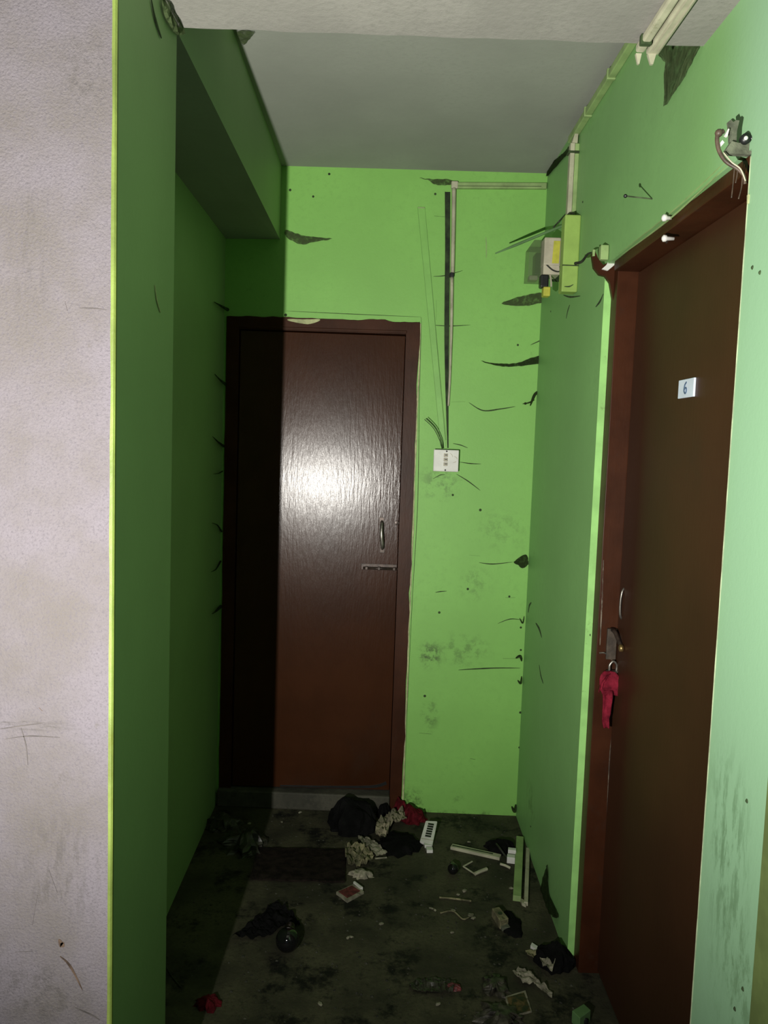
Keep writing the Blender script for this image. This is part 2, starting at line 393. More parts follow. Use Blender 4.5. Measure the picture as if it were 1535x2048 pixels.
# column / front wall: bare plaster on the front, green on the side, yellow-green overpainted edge
bm = bmesh.new()
box(bm, (-2.6, Y1, 0), (XC, Y2, ZC))
wf = obj('wall_front', bm, [M_PLASTER, M_LEFT]); facemats(wf, lambda p: 1 if p.normal.x > 0.5 else 0); struct(wf)
bm = bmesh.new()
k = 60; prev = None
for i in range(k + 1):
    z = ZC * i / k
    a = 0.0065 + 0.0016 * noise.noise(Vector((0, 0, z * 9))) + 0.001 * noise.noise(Vector((3, 0, z * 40)))
    row = [bm.verts.new(c) for c in ((XC - a, Y1 + 0.002, z), (XC - a * 0.9, Y1 - 0.0022, z), (XC - 0.001, Y1 - 0.0026, z), (XC + 0.0016, Y1 + 0.0005, z), (XC + 0.0016, Y1 + 0.006, z), (XC - 0.002, Y1 + 0.006, z))]
    if prev:
        for s in range(6): bm.faces.new((prev[s], prev[(s + 1) % 6], row[(s + 1) % 6], row[s]))
    else: bm.faces.new(row[::-1])
    prev = row
bm.faces.new(prev)
struct(obj('trim_1', bm, M_EDGE))

# beams
bm = bmesh.new(); box(bm, (XC, Y1, ZB + 0.006), (R, Y2, ZC))
bmesh.ops.subdivide_edges(bm, edges=[e for e in bm.edges if abs((e.verts[0].co - e.verts[1].co).x) > 0.5], cuts=40)
for v in bm.verts:
    if v.co.z < 2.5 and v.co.y > Y2 - 0.01: v.co.z += 0.0022 * noise.noise(Vector((v.co.x * 12, 0, 0))); v.co.y += 0.003 * noise.noise(Vector((v.co.x * 8, 5, 0)))
struct(obj('beam_front', bm, M_SOFFIT))
bm = bmesh.new()
hexa(bm, [(-0.4375, Y2, 2.349), (-0.446, 3.343, 2.349), (-0.662, 3.347, 2.345), (-0.646, Y2, 2.335)], [(-0.4375, Y2, ZC), (-0.446, 3.343, ZC), (-0.662, 3.347, ZC), (-0.646, Y2, ZC)])
b = obj('beam_left', bm, [M_CEIL, M_LEFT]); facemats(b, lambda p: 1 if abs(p.normal.x) > 0.5 else 0); struct(b)

# yellow edge board at the near end of the right wall
bm = bmesh.new(); box(bm, (R - 0.012, 1.10, 0), (R, 1.197, 2.2), 0.003)
struct(obj('trim_2', bm, M_EDGE2))

# ------------------------------------------------------------------ first door (end wall)
door1 = bpy.data.objects.new('door_1', None); col.objects.link(door1); door1.matrix_basis = BM; struct(door1, 'glossy brown flush door in the end wall')
def BO(name, bm, m, parent=None, smooth=False): return obj(name, bm, m, parent, BM.copy(), smooth)
def wavy_post(x_in, x_out, z0, z1, th, amp, seed, k=50):
    bm = bmesh.new(); prev = None
    for i in range(k + 1):
        z = z0 + (z1 - z0) * i / k
        xo = x_out + amp * noise.noise(Vector((seed, z * 7, 0))) + amp * 0.5 * noise.noise(Vector((seed, z * 23, 0)))
        row = [bm.verts.new(c) for c in ((x_in, -th, z), (xo, -th, z), (xo, 0.0, z), (x_in, 0.06, z))]
        if prev:
            for s in range(4): bm.faces.new((prev[s], prev[(s + 1) % 4], row[(s + 1) % 4], row[s]))
        else: bm.faces.new(row)
        prev = row
    bm.faces.new(prev[::-1]); return bm
def wavy_head(z_in, z_out, x0, x1, th, amp, seed, k=50):
    bm = bmesh.new(); prev = None
    for i in range(k + 1):
        x = x0 + (x1 - x0) * i / k
        zo = z_out + amp * noise.noise(Vector((seed, x * 9, 0))) + amp * 0.6 * noise.noise(Vector((seed, x * 27, 0)))
        row = [bm.verts.new(c) for c in ((x, -th, z_in), (x, -th, zo), (x, 0.0, zo), (x, 0.06, z_in))]
        if prev:
            for s in range(4): bm.faces.new((prev[s], prev[(s + 1) % 4], row[(s + 1) % 4], row[s]))
        else: bm.faces.new(row)
        prev = row
    bm.faces.new(prev[::-1]); return bm
fr = BO('door_frame', wavy_post(0.072, 0.125, 0.0, 2.035, 0.007, 0.006, 1.3), M_FRAME, door1)
BO('frame_post', wavy_post(-0.602, -0.652, 0.0, 2.035, 0.007, 0.002, 5.1), M_FRAME, door1)
BO('frame_head', wavy_head(1.990, 2.040, -0.652, 0.125, 0.0075, 0.008, 9.2), M_FRAME, door1)
fr.name = 'frame_post'
BO('frame_bead', Bx((-0.60, -0.012, 1.993), (0.075, 0.0, 2.003), 0.002), M_FRAME, door1)
# leaf, standing slightly in at the lock side
LM = BM @ Matrix.Translation((-0.598, 0.004, 0)) @ Matrix.Rotation(0.026, 4, 'Z')
leaf = obj('door_leaf', Bx((0, 0, 0.080), (0.668, 0.032, 1.986), 0.002), M_DOOR, door1, LM)
def LP(px, py):
    n = (LM.to_3x3() @ Vector((0, 1, 0))); p = on_plane(px, py, n, n.dot(LM.translation)); return LM.inverted() @ p
def LO(name, bm, m, parent=door1, smooth=False): return obj(name, bm, m, parent, LM.copy(), smooth)
h0, h1 = LP(763, 1042), LP(764, 1098)
hb = Tube([(h0.x, 0.0, h0.z), (h0.x, -0.022, h0.z - 0.012), (h0.x + .001, -0.030, (h0.z + h1.z) / 2), (h1.x, -0.022, h1.z + 0.012), (h1.x, 0.0, h1.z)], lambda t: 0.0045 + 0.0035 * math.sin(math.pi * t), 10)
hd = LO('pull_handle', hb, M_STEEL, smooth=True)
for q in (h0, h1):
    bm = bmesh.new(); box(bm, (q.x - 0.010, -0.003, q.z - 0.016), (q.x + 0.010, 0, q.z + 0.016), 0.001)
    LO('handle_plate', bm, M_DARKSTEEL, hd)
q0, q1 = LP(722, 1128), LP(793, 1139)
bm = bmesh.new(); box(bm, (q0.x, -0.004, q1.z - 0.004), (q1.x, 0, q0.z + 0.003), 0.001)
bp = LO('bolt_plate', bm, M_DARKSTEEL)
LO('bolt_bar', Tube([(q0.x + 0.008, -0.012, q1.z + 0.004), (q1.x + 0.004, -0.012, q1.z + 0.004)], 0.0055, 10, False), M_DARKSTEEL, smooth=True)
for t in (0.15, 0.5, 0.92):
    x = q0.x + (q1.x - q0.x) * t
    bm = bmesh.new(); box(bm, (x - 0.006, -0.020, q1.z - 0.003), (x + 0.006, -0.002, q1.z + 0.011), 0.002); LO('bolt_staple', bm, M_DARKSTEEL, bp)
p = LP(795, 1046); bm = bmesh.new(); lathe(bm, [(0.001, -0.006), (0.009, -0.005), (0.010, 0.0)], (p.x - .004, 0, p.z), 'Y'); LO('keyhole_cover', bm, M_DARKSTEEL)
BO('gap_light_block', Bx((-0.64, 0.075, 0.0), (0.11, 0.14, 2.02)), M_BLACK, door1)  # unseen board added behind the leaf to block light through the gaps
BO('door_sill', Bx((-0.655, -0.030, 0.0), (0.072, 0.074, 0.074), 0.006), M_SILL, door1)
# torn veneer at the foot of the leaf
bm = bmesh.new(); a, c = LP(560, 1572), LP(772, 1572)
ribbon(bm, [(a.x, -0.001, 0.086), ((a.x + c.x) / 2, -0.001, 0.088), (c.x - 0.06, -0.001, 0.094), (c.x, -0.001, 0.112)], lambda t: 0.003 + 0.004 * t, (0, -1, 0), 0.001); LO('split_edge', bm, M_BLACK)
# flaking plaster along the frame
for seed, x0, x1, w in ((2, 0.128, 0.122, 0.0035),):
    bm = bmesh.new()
    ribbon(bm, [(x0 + 0.004 * noise.noise(Vector((seed, z * .31, 0))), -0.0005, 0.03 + z * 0.0668) for z in range(31)], lambda t: 0.0028 + 0.0022 * noise.noise(Vector((t * 30, seed, 0))), (0, -1, 0), 0.0035, 3)
    BO('plaster_or_lit_edge', bm, M_PALE, wall_back)
bm = bmesh.new()
ribbon(bm, [BW(575, 640), BW(615, 644), BW(640, 640)], taper(0.010, 0.2), (0, -1, 0), 0.008); BO('plaster_or_lit_edge', bm, M_PALE, wall_back)

# ------------------------------------------------------------------ second door (right wall)
door2 = bpy.data.objects.new('door_2', None); col.objects.link(door2); door2.location = (R, 1.9, 0); struct(door2, 'dark brown flush door with a small number tile in the right wall')
def DO(name, bm, m, parent=door2, smooth=False): return obj(name, bm, m, parent, Matrix.Identity(4), smooth)
bm = bmesh.new(); box(bm, (R + 0.021, 2.302, 0), (0.72, DY1, 2.073), 0.0015); DO('frame_post', bm, M_FRAME)
bm = bmesh.new(); box(bm, (R + 0.021, DY0, 0), (0.72, 1.470, 2.073), 0.0015); DO('frame_post', bm, M_FRAME)
bm = bmesh.new(); box(bm, (R + 0.010, 1.470, 2.046), (0.72, 2.302, 2.073), 0.0015); DO('frame_head', bm, M_FRAME)
DO('door_leaf', Bx((0.685, 1.472, 0.012), (0.718, 2.300, 2.044), 0.001), M_DOOR2)
DO('gap_light_block', Bx((0.722, DY0 + .002, 0.0), (0.745, DY1 - .002, 2.07)), M_BLACK)  # added behind this leaf too, unseen, to keep outside light out
# worn strip and paint drips on the post
for (pts, w) in (([(1206, 1120), (1203, 1200), (1199, 1290)], 0.0022), ([(1228, 1425), (1226, 1470), (1220, 1540), (1214, 1640)], 0.007), ([(1224, 1270), (1222, 1320)], 0.008)):
    bm = bmesh.new(); ribbon(bm, [YP(a, b, 2.3018) for a, b in pts], taper(w, .3), (0, -1, 0), 0.0012); DO('worn_patch', bm, M_WORN2)
# hasp, staple, door pull
bm = bmesh.new(); tube(bm, [YP(1257, 1172, 2.27), YP(1245, 1180, 2.262), YP(1240, 1205, 2.262), YP(1240, 1232, 2.266), YP(1248, 1243, 2.28)], 0.0032, 8)
DO('pull_handle', bm, M_STEEL, smooth=True)
bm = bmesh.new(); tube(bm, [(0.668, 2.300, 1.042), (0.672, 2.275, 1.038), (0.680, 2.235, 1.005)], 0.0065, 8); lb = DO('latch_bar', bm, M_DARKSTEEL, smooth=True)
bm = bmesh.new(); lathe(bm, [(0.002, -0.012), (0.010, -0.009), (0.011, 0.0)], (0.683, 2.235, 1.004), 'X', 14); DO('latch_knob', bm, M_BRASS, lb, smooth=True)
bm = bmesh.new(); box(bm, (0.655, 2.292, 0.955), (0.683, 2.302, 1.045), 0.002); DO('hasp_plate', bm, M_WORN)
bm = bmesh.new(); tube(bm, [YP(1198, 1306, 2.30), YP(1208, 1306, 2.294), YP(1219, 1312, 2.294)], 0.0022, 6); DO('staple', bm, M_STEEL)

# number tile on the second door
t0, t1, t2, t3 = (RW(a, b, 0.684) for a, b in ((1360, 763), (1391, 757), (1390, 791), (1360, 796)))
nt_ = thing('number_tile', 'small white tile with a handwritten 6 on the dark brown door', 'number plate', Matrix.Translation((0.685, (t0.y + t1.y) / 2, (t0.z + t2.z) / 2)))
y0, y1 = t1.y, t0.y; zc_ = (t0.z + t2.z) / 2
def at_thing(th, name, bm, m, smooth=False): return obj(name, bm, m, th, Matrix.Identity(4), smooth)
bm = bmesh.new(); box(bm, (0.680, y0, zc_ - 0.021), (0.6849, y1, zc_ + 0.021), 0.001); at_thing(nt_, 'plate', bm, M_TILE)
ym = (y0 + y1) / 2
def six(s): return [(0.6795, ym + s * a, zc_ + s * b) for a, b in ((-0.3, .95), (.25, .6), (.5, 0), (.45, -.5), (0, -.8), (-.45, -.5), (-.4, -.05), (.05, .08), (.45, -.2))]
at_thing(nt_, 'digit', Tube(six(0.0145), 0.0019, 6), M_INK)
RWI = Matrix.Identity(4)

# red rag and padlock on the hasp
pl = thing('padlock', 'small steel padlock hanging on the brown door post behind the red rag', 'padlock', Matrix.Translation((0.672, 2.285, 0.90)))
at_thing(pl, 'shackle', Tube([(0.664, 2.284, 0.925), (0.664, 2.283, 0.942), (0.674, 2.283, 0.953), (0.684, 2.283, 0.942), (0.684, 2.284, 0.925)], 0.0035, 8), M_STEEL, True)
at_thing(pl, 'body', Bx((0.655, 2.276, 0.888), (0.692, 2.292, 0.926), 0.003), M_STEEL)
bm = bmesh.new()
def strip3(bm, pts, w, dirv, th=0.003, seed=0):
    P = smoothpath(pts, 5); rows = []; n = len(P)
    for i, p in enumerate(P):
        t = i / (n - 1); ww = w(t) if callable(w) else w
        row = []
        for s in range(7):
            u = s / 6 * 2 - 1
            q = p + Vector(dirv) * (u * ww)
            q.y -= 0.009 + 0.009 * noise.noise(Vector((u * 2.2 + seed, t * 4, 0))) - 0.006 * (1 - u * u)
            row.append(bm.verts.new(q))
        rows.append(row)
    fs = []
    for i in range(n - 1):
        for s in range(6): fs.append(bm.faces.new((rows[i][s], rows[i][s + 1], rows[i + 1][s + 1], rows[i + 1][s])))
    r = bmesh.ops.extrude_face_region(bm, geom=fs)
    for v in [g for g in r['geom'] if isinstance(g, bmesh.types.BMVert)]: v.co.y += th
strip3(bm, [YP(1216, 1342, 2.272), YP(1219, 1362, 2.268), YP(1221, 1390, 2.268)], lambda t: 0.016 + 0.016 * math.sin(2.6 * t), (1, 0, 0), 0.004, 1)
strip3(bm, [YP(1213, 1380, 2.266), YP(1212, 1415, 2.266), YP(1209, 1436, 2.268), YP(1211, 1455, 2.270)], lambda t: 0.014 - 0.006 * t, (1, 0, 0), 0.004, 4)
strip3(bm, [YP(1212, 1352, 2.262), YP(1202, 1366, 2.262), YP(1198, 1382, 2.266)], lambda t: 0.010 - 0.004 * t, (0.7, 0, .7), 0.004, 7)
tag(obj('rag', bm, M_REDROPE, smooth=True), 'torn red rag tied to the padlock on the brown door post', 'rag')

# pegs on the head of the second door
for i, (a, b_) in enumerate(((1338, 436), (1338, 477))):
    p = RW(a, b_, 0.606 if i == 0 else 0.62)
    th = thing('door_peg', 'small white peg stuck on the wall edge above the dark brown door' if i == 0 else 'small white peg stuck under the brown door head', 'peg', Matrix.Translation(p))
    bm = bmesh.new(); lathe(bm, [(0.004, 0.004 if i == 0 else 0.01), (0.005, -0.006), (0.0075, -0.008), (0.0075, -0.014), (0.003, -0.017)], p, 'X', 14); at_thing(th, 'head', bm, M_WHITE, True)
    bm = bmesh.new(); tube(bm, [p + Vector((0.0, 0.003, 0)), p + Vector((-0.003, 0.011, 0.006 if i == 0 else -0.008))], 0.002, 6, False); at_thing(th, 'pin', bm, M_DARKSTEEL)

# ------------------------------------------------------------------ end wall fittings
def BT(name, label, cat, px, py, group=None): return thing(name, label, cat, BM @ Matrix.Translation(BW(px, py)), group)
def BP(th, name, bm, m, smooth=False):
    return obj(name, bm, m, th, BM.copy(), smooth)
# white trunking: horizontal run, elbow, vertical run
a, c = BW(908, 373), BW(1091, 374)
th = BT('cable_trunking', 'old white cable trunking along the top of the end wall and down towards the switch', 'trunking', 1000, 373)
bm = bmesh.new(); hexa(bm, [(a.x, -0.016, a.z - 0.011), (c.x, -0.016, c.z - 0.011), (c.x, 0, c.z - 0.011), (a.x, 0, a.z - 0.011)], [(a.x, -0.016, a.z + 0.011), (c.x, -0.016, c.z + 0.011), (c.x, 0, c.z + 0.011), (a.x, 0, a.z + 0.011)]); BP(th, 'horizontal_run', bm, M_PVCG)
bm = bmesh.new(); hexa(bm, [(a.x, -0.017, a.z - 0.0035), (c.x - .02, -0.017, c.z - 0.0035), (c.x - .02, -0.015, c.z - 0.0035), (a.x, -0.015, a.z - 0.0035)], [(a.x, -0.017, a.z - 0.002), (c.x - .02, -0.017, c.z - 0.002), (c.x - .02, -0.015, c.z - 0.002), (a.x, -0.015, a.z - 0.002)]); BP(th, 'lid_seam', bm, M_CRACK)
bm = bmesh.new(); box(bm, (a.x - 0.013, -0.020, a.z - 0.012), (a.x + 0.014, 0, a.z + 0.016), 0.004); BP(th, 'elbow', bm, M_PVC)
bm = bmesh.new(); tube(bm, [BW(907, 378, .013), BW(906, 450, .013), BW(904, 548, .014)], lambda t: 0.0088 - 0.001 * t, 8); BP(th, 'vertical_run', bm, M_PVC, True)
bm = bmesh.new(); tube(bm, [BW(903, 556, .012), BW(902, 650, .012), BW(899, 750, .010), BW(896, 812, .008)], lambda t: 0.0070 - 0.003 * t, 8); BP(th, 'vertical_run', bm, M_PVC, True)
bm = bmesh.new(); p = BW(903, 551, .011); box(bm, (p.x - 0.009, -0.024, p.z - 0.010), (p.x + 0.008, -0.004, p.z + 0.008), 0.003); BP(th, 'joint', bm, M_BLACK)
# open dark channel behind it
th = BT('open_channel', 'dark dusty open cable channel left of the white trunking on the end wall', 'trunking', 893, 600)
L = [(889.5, 384), (890, 500), (888.5, 650), (890, 760), (893, 850), (894.5, 896)]
Rr = [(900, 384), (899.5, 500), (898, 650), (896.5, 760), (896.5, 850), (896.5, 896)]
bm = bmesh.new(); prev = None
for i in range(len(L)):
    l, r_ = BW(*L[i]), BW(*Rr[i])
    row = [bm.verts.new(v) for v in ((l.x, -0.0015, l.z), (r_.x, -0.0015, r_.z), (r_.x, 0.0, r_.z), (l.x, 0.0, l.z))]
    if prev:
        for s in range(4): bm.faces.new((prev[s], prev[(s + 1) % 4], row[(s + 1) % 4], row[s]))
    else: bm.faces.new(row)
    prev = row
bm.faces.new(prev[::-1]); BP(th, 'channel_floor', bm, M_CHANNEL)
bm = bmesh.new(); ribbon(bm, [BW(*q) for q in L], 0.0010, (0, -1, 0), 0.004, 3); BP(th, 'channel_lip', bm, M_CRACK)
# overpainted slanting strip
bm = bmesh.new()
l0, l1, r0, r1 = BW(835, 415), BW(881, 893), BW(849, 417), BW(891, 880)
hexa(bm, [(l1.x, -0.004, l1.z), (r1.x, -0.004, l1.z), (r1.x, 0, l1.z), (l1.x, 0, l1.z)], [(l0.x, -0.004, l0.z), (r0.x, -0.004, l0.z), (r0.x, 0, l0.z), (l0.x, 0, l0.z)])
gs = tag(BO('painted_strip', bm, M_GHOST), 'thin slanting strip painted over in wall green above the switch', 'strip')
for (u, v) in ((l0, l1), (r0, r1)):
    bm = bmesh.new(); ribbon(bm, [u, (u + v) / 2, v], .0011, (0, -1, 0), .0015); BO('strip_edge', bm, M_GHOSTE, gs)
bm = bmesh.new(); box(bm, (l0.x, -0.0055, l0.z - .004), (r0.x, 0, l0.z + .001), .0008); BO('strip_tip', bm, M_PVCG, gs)
# switch box
s0, s1 = BW(866, 898), BW(915, 944)
cx, cz = (s0.x + s1.x) / 2, (s0.z + s1.z) / 2; hw, hh = (s1.x - s0.x) / 2 - .001, (s0.z - s1.z) / 2 - .001
th = BT('switch_box', 'square white switch box with small switches on the end wall', 'switch', 890, 921)
bm = bmesh.new(); box(bm, (cx - hw + .003, -0.030, cz - hh + .003), (cx + hw - .003, 0, cz + hh - .003), 0.003); BP(th, 'back_box', bm, M_PVCG)
bm = bmesh.new(); box(bm, (cx - hw, -0.038, cz - hh), (cx + hw, -0.030, cz + hh), 0.003); pl_ = BP(th, 'cover_plate', bm, M_WHITE)
for dz in (0.022, 0.004, -0.014):
    bm = bmesh.new(); box(bm, (cx - 0.010, -0.042, cz + dz - 0.007), (cx + 0.006, -0.038, cz + dz + 0.007), 0.0015); r_ = BP(th, 'rocker', bm, M_CREAM)
    bm = bmesh.new(); box(bm, (cx - 0.006, -0.043, cz + dz - 0.001), (cx + 0.004, -0.041, cz + dz + 0.003)); BP(r_, 'rocker_mark', bm, M_BLACK)
for dz in (0.038, -0.038):
    bm = bmesh.new(); lathe(bm, [(0.0035, -0.038), (0.0035, -0.0395), (0.001, -0.040)], (cx + 0.003 * (dz > 0) - .002, 0, cz + dz), 'Y', 10); BP(pl_, 'screw', bm, M_BLACK)
for (a_, b_) in (((898, 906), (903, 914)), ((906, 912), (912, 918)), ((904, 925), (910, 922))):
    bm = bmesh.new(); ribbon(bm, [BW(*a_, .038), BW((a_[0] + b_[0]) / 2 + 2, (a_[1] + b_[1]) / 2, .038), BW(*b_, .038)], taper(.0012, .4), (0, -1, 0), .0008); BP(th, 'scratch', bm, M_CREAM)
for dx in (-2.2, 2.2):
    bm = bmesh.new(); tube(bm, [BW(850 + dx, 838 - dx * .6, .040), BW(868 + dx, 856 - dx * .4, .036), BW(880 + dx, 880, .03), BW(884 + dx * .5, 897, .018)], 0.0015, 6)
    tag(BO('loose_wire', bm, M_WIRE), 'thin dark wire curling up out of the white switch box', 'wire', 'loose wires at the switch box')

# cracks, soot threads and pencil lines on the end wall (relief of the wall itself)
def bcrack(pts, w, m=M_CRACK, th=0.0012):
    bm = bmesh.new(); ribbon(bm, [BW(*q) for q in pts], taper(w), (0, -1, 0), th); BO('crack', bm, m, wall_back)
for pts, w in ([[(572, 622), (700, 628), (841, 634)], .0012], [[(841, 634), (842, 655), (838, 800), (835, 1000), (824, 1200), (815, 1400), (808, 1600)], .0011],
    [[(918, 924), (940, 927), (962, 928)], .002], [[(912, 948), (935, 962), (960, 981)], .0022], [[(937, 805), (965, 821), (1000, 818), (1030, 813)], .0028],
    [[(902, 804), (930, 803)], .001], [[(957, 1125), (985, 1128), (1025, 1124)], .0022], [[(916, 1340), (945, 1338), (990, 1336), (1040, 1336)], .0028],
    [[(995, 1247), (1020, 1238), (1045, 1240)], .0018], [[(838, 1466), (862, 1468)], .0016], [[(940, 1517), (950, 1519)], .003], [[(868, 432), (890, 434)], .0016],
    [[(866, 553), (890, 551), (925, 541)], .0018], [[(860, 650), (900, 652), (940, 650)], .0018], [[(905, 887), (920, 890), (935, 896)], .002], [[(870, 1185), (880, 1183), (893, 1182)], .002],
    [[(865, 958), (880, 950), (890, 949)], .0016], [[(1010, 1195), (1030, 1195)], .0018], [[(872, 600), (872, 640)], .001], [[(1060, 690), (1078, 682), (1092, 675)], .0022],
    [[(1005, 1317), (1045, 1317)], .0018], [[(938, 1110), (960, 1112)], .001]):
    bcrack(pts, w)
for (a_, b_) in ((658, 348), (626, 393), (960, 1020), (1035, 690), (1050, 807), (935, 1178), (1018, 1193), (878, 1225), (1041, 1300), (1040, 1425), (1038, 1495), (1041, 1255), (580, 380), (571, 630), (905, 990), (870, 388), (849, 1392)):
    p = BW(a_, b_); bm = bmesh.new(); lathe(bm, [(0.0045 + .002 * rnd.random(), 0.0), (0.002, -0.002)], (p.x, 0, p.z), 'Y', 8); BO('pit', bm, M_CRACK, wall_back)
bm = bmesh.new(); ribbon(bm, [BW(971, 474), BW(972, 490), BW(972, 516)], taper(.002, .4), (0, -1, 0), .001); BO('scratch', bm, M_PVCG, wall_back)

# ------------------------------------------------------------------ right wall fittings
bm = bmesh.new(); box(bm, (0.556, 2.695, 2.060), (R, 2.745, 2.304), 0.004)
th = thing('cable_box', 'tall lime green cable box standing out from the right wall', 'box', Matrix.Translation((R, 2.72, 2.06)))
at_thing(th, 'body', bm, M_LIME)
bm = bmesh.new(); box(bm, (0.555, 2.693, 2.142), (R - .001, 2.697, 2.145)); at_thing(th, 'seam', bm, M_CRACK)
bm = bmesh.new(); ribbon(bm, [YP(1128, 573, 2.694), YP(1138, 573, 2.694), YP(1146, 569, 2.694)], taper(.0022, .3), (0, -1, 0), .001); at_thing(th, 'chip', bm, M_CRACK)
th = thing('wall_trunking', 'pale upright trunking on the right wall above the lime box', 'trunking', Matrix.Translation((R, 2.79, 2.34)))
bm = bmesh.new(); box(bm, (0.578, 2.772, 2.325), (0.593, 2.80, 2.555), 0.002); at_thing(th, 'lid', bm, M_PVC)
bm = bmesh.new(); box(bm, (0.594, 2.775, 2.325), (R, 2.80, 2.555), 0.002); at_thing(th, 'base', bm, M_PVCG)
bm = bmesh.new(); box(bm, (0.572, 2.770, 2.522), (R, 2.803, 2.530), 0.002); at_thing(th, 'clip', bm, M_CRACK)
bm = bmesh.new(); hexa(bm, [(0.582, 2.772, 2.555), (0.60, 2.772, 2.555), (0.60, 2.80, 2.555), (0.582, 2.80, 2.555)], [(0.594, 2.774, 2.60), (0.602, 2.774, 2.595), (0.602, 2.798, 2.595), (0.594, 2.798, 2.60)]); at_thing(th, 'broken_end', bm, M_PVC)
# trunking in the corner of wall and ceiling
bm = bmesh.new(); box(bm, (R - 0.022, Y2 + .01, ZC - 0.050), (R, 2.86, ZC - 0.028), 0.003)
th = thing('corner_trunking', 'green painted trunking along the top of the right wall', 'trunking', Matrix.Translation((R, 2.3, ZC - .04)))
at_thing(th, 'body', bm, M_PVCG)
for y in (2.15, 2.36, 2.62):
    bm = bmesh.new(); box(bm, (R - 0.025, y, ZC - 0.054), (R, y + .012, ZC - 0.024), 0.002); at_thing(th, 'clip', bm, M_PVCG)
# two conduits under the front beam
zs = ZB + 0.006
for i, (x, r_, label) in enumerate(((0.483, 0.009, 'thin white conduit fixed under the front beam'), (0.510, 0.013, 'wider white trunking fixed under the front beam beside the thin conduit'))):
    th = thing('ceiling_conduit', label, 'conduit', Matrix.Translation((x, 1.5, zs)))
    bm = bmesh.new(); box(bm, (x - r_, 1.34, zs - 0.016), (x + r_, Y2 + (0.012 if i else 0.004), zs), 0.004); at_thing(th, 'body', bm, M_PVC)
    if i:
        for dx in (-0.006, 0.006):
            bm = bmesh.new(); box(bm, (x + dx - .0012, 1.345, zs - 0.0175), (x + dx + .0012, Y2 - .01, zs - 0.015)); at_thing(th, 'seam', bm, M_CREAM)
    bm = bmesh.new(); hexa(bm, [(x - r_ * .8, Y2 + .004, zs - .016), (x + r_ * .5, Y2 + .004, zs - .016), (x + r_ * .5, Y2 + .012, zs - .016), (x - r_ * .8, Y2 + .012, zs - .016)][::-1],
        [(x - r_ * .3, Y2 + .004, zs - .036), (x + r_ * .1, Y2 + .004, zs - .036), (x + r_ * .1, Y2 + .010, zs - .036), (x - r_ * .3, Y2 + .010, zs - .036)][::-1]); at_thing(th, 'broken_end', bm, M_PVC)
    if not i:
        bm = bmesh.new(); box(bm, (x - .012, 1.655, zs - .020), (x + .010, 1.668, zs), .002); at_thing(th, 'clip', bm, M_CRACK)
# meter box with clear side, yellow label and black plug
th = thing('meter_box', 'old electric box with a yellowed case and smoky clear cover on the right wall', 'electric box', Matrix.Translation((0.56, 2.86, 2.13)))
bm = bmesh.new()
hexa(bm, [(0.474, 2.87, 2.130), (0.540, 2.87, 2.130), (0.540, 2.95, 2.130), (0.474, 2.95, 2.130)], [(0.476, 2.87, 2.240), (0.540, 2.87, 2.240), (0.540, 2.95, 2.240), (0.476, 2.95, 2.240)]); at_thing(th, 'clear_cover', bm, M_CLEAR)
bm = bmesh.new(); hexa(bm, [(0.476, 2.87, 2.2405), (0.540, 2.87, 2.2405), (0.540, 2.95, 2.2405), (0.476, 2.95, 2.2405)], [(0.492, 2.875, 2.265), (0.540, 2.875, 2.265), (0.540, 2.945, 2.265), (0.492, 2.945, 2.265)]); at_thing(th, 'clear_cover', bm, M_CLEAR)
bm = bmesh.new(); box(bm, (0.500, 2.882, 2.150), (0.540, 2.94, 2.225), .004); at_thing(th, 'works', bm, M_BLACK)
bm = bmesh.new(); box(bm, (0.482, 2.885, 2.131), (0.512, 2.93, 2.148), .004); at_thing(th, 'terminal', bm, M_CREAM)
bm = bmesh.new(); box(bm, (0.517, 2.82, 2.170), (0.573, 2.90, 2.262), .004); at_thing(th, 'case', bm, M_CREAM)
bm = bmesh.new(); hexa(bm, [(0.545, 2.8185, 2.176), (0.568, 2.8185, 2.176), (0.568, 2.8205, 2.176), (0.545, 2.8205, 2.176)], [(0.548, 2.8185, 2.250), (0.570, 2.8185, 2.250), (0.570, 2.8205, 2.250), (0.548, 2.8205, 2.250)]); at_thing(th, 'label_sticker', bm, M_YELLOW)
bm = bmesh.new(); hexa(bm, [(0.518, 2.825, 2.140), (0.573, 2.825, 2.140), (0.573, 2.90, 2.140), (0.518, 2.90, 2.140)], [(0.518, 2.825, 2.172), (0.573, 2.825, 2.172), (0.573, 2.90, 2.172), (0.518, 2.90, 2.172)]); at_thing(th, 'lower_case', bm, M_CREAM)
bm = bmesh.new(); ribbon(bm, [YP(1088, 525, 2.824), YP(1104, 540, 2.824), YP(1118, 543, 2.824), YP(1119, 532, 2.824)], .0022, (0, -1, 0), .002); at_thing(th, 'cable', bm, M_WIRE)
bm = bmesh.new(); box(bm, (0.573, 2.83, 2.14), (R, 2.95, 2.25), .003); at_thing(th, 'back_plate', bm, M_CRACK)
bm = bmesh.new(); box(bm, (0.512, 2.83, 2.098), (0.540, 2.87, 2.141), .005); at_thing(th, 'plug', bm, M_BLACK)
bm = bmesh.new(); box(bm, (0.522, 2.825, 2.068), (0.546, 2.86, 2.099), .003); at_thing(th, 'plug_tip', bm, M_YELLOW)
bm = bmesh.new(); tube(bm, [(0.545, 2.84, 2.141), (0.547, 2.83, 2.12), (0.549, 2.83, 2.10)], .003, 6); at_thing(th, 'wire_tail', bm, M_CREAM)
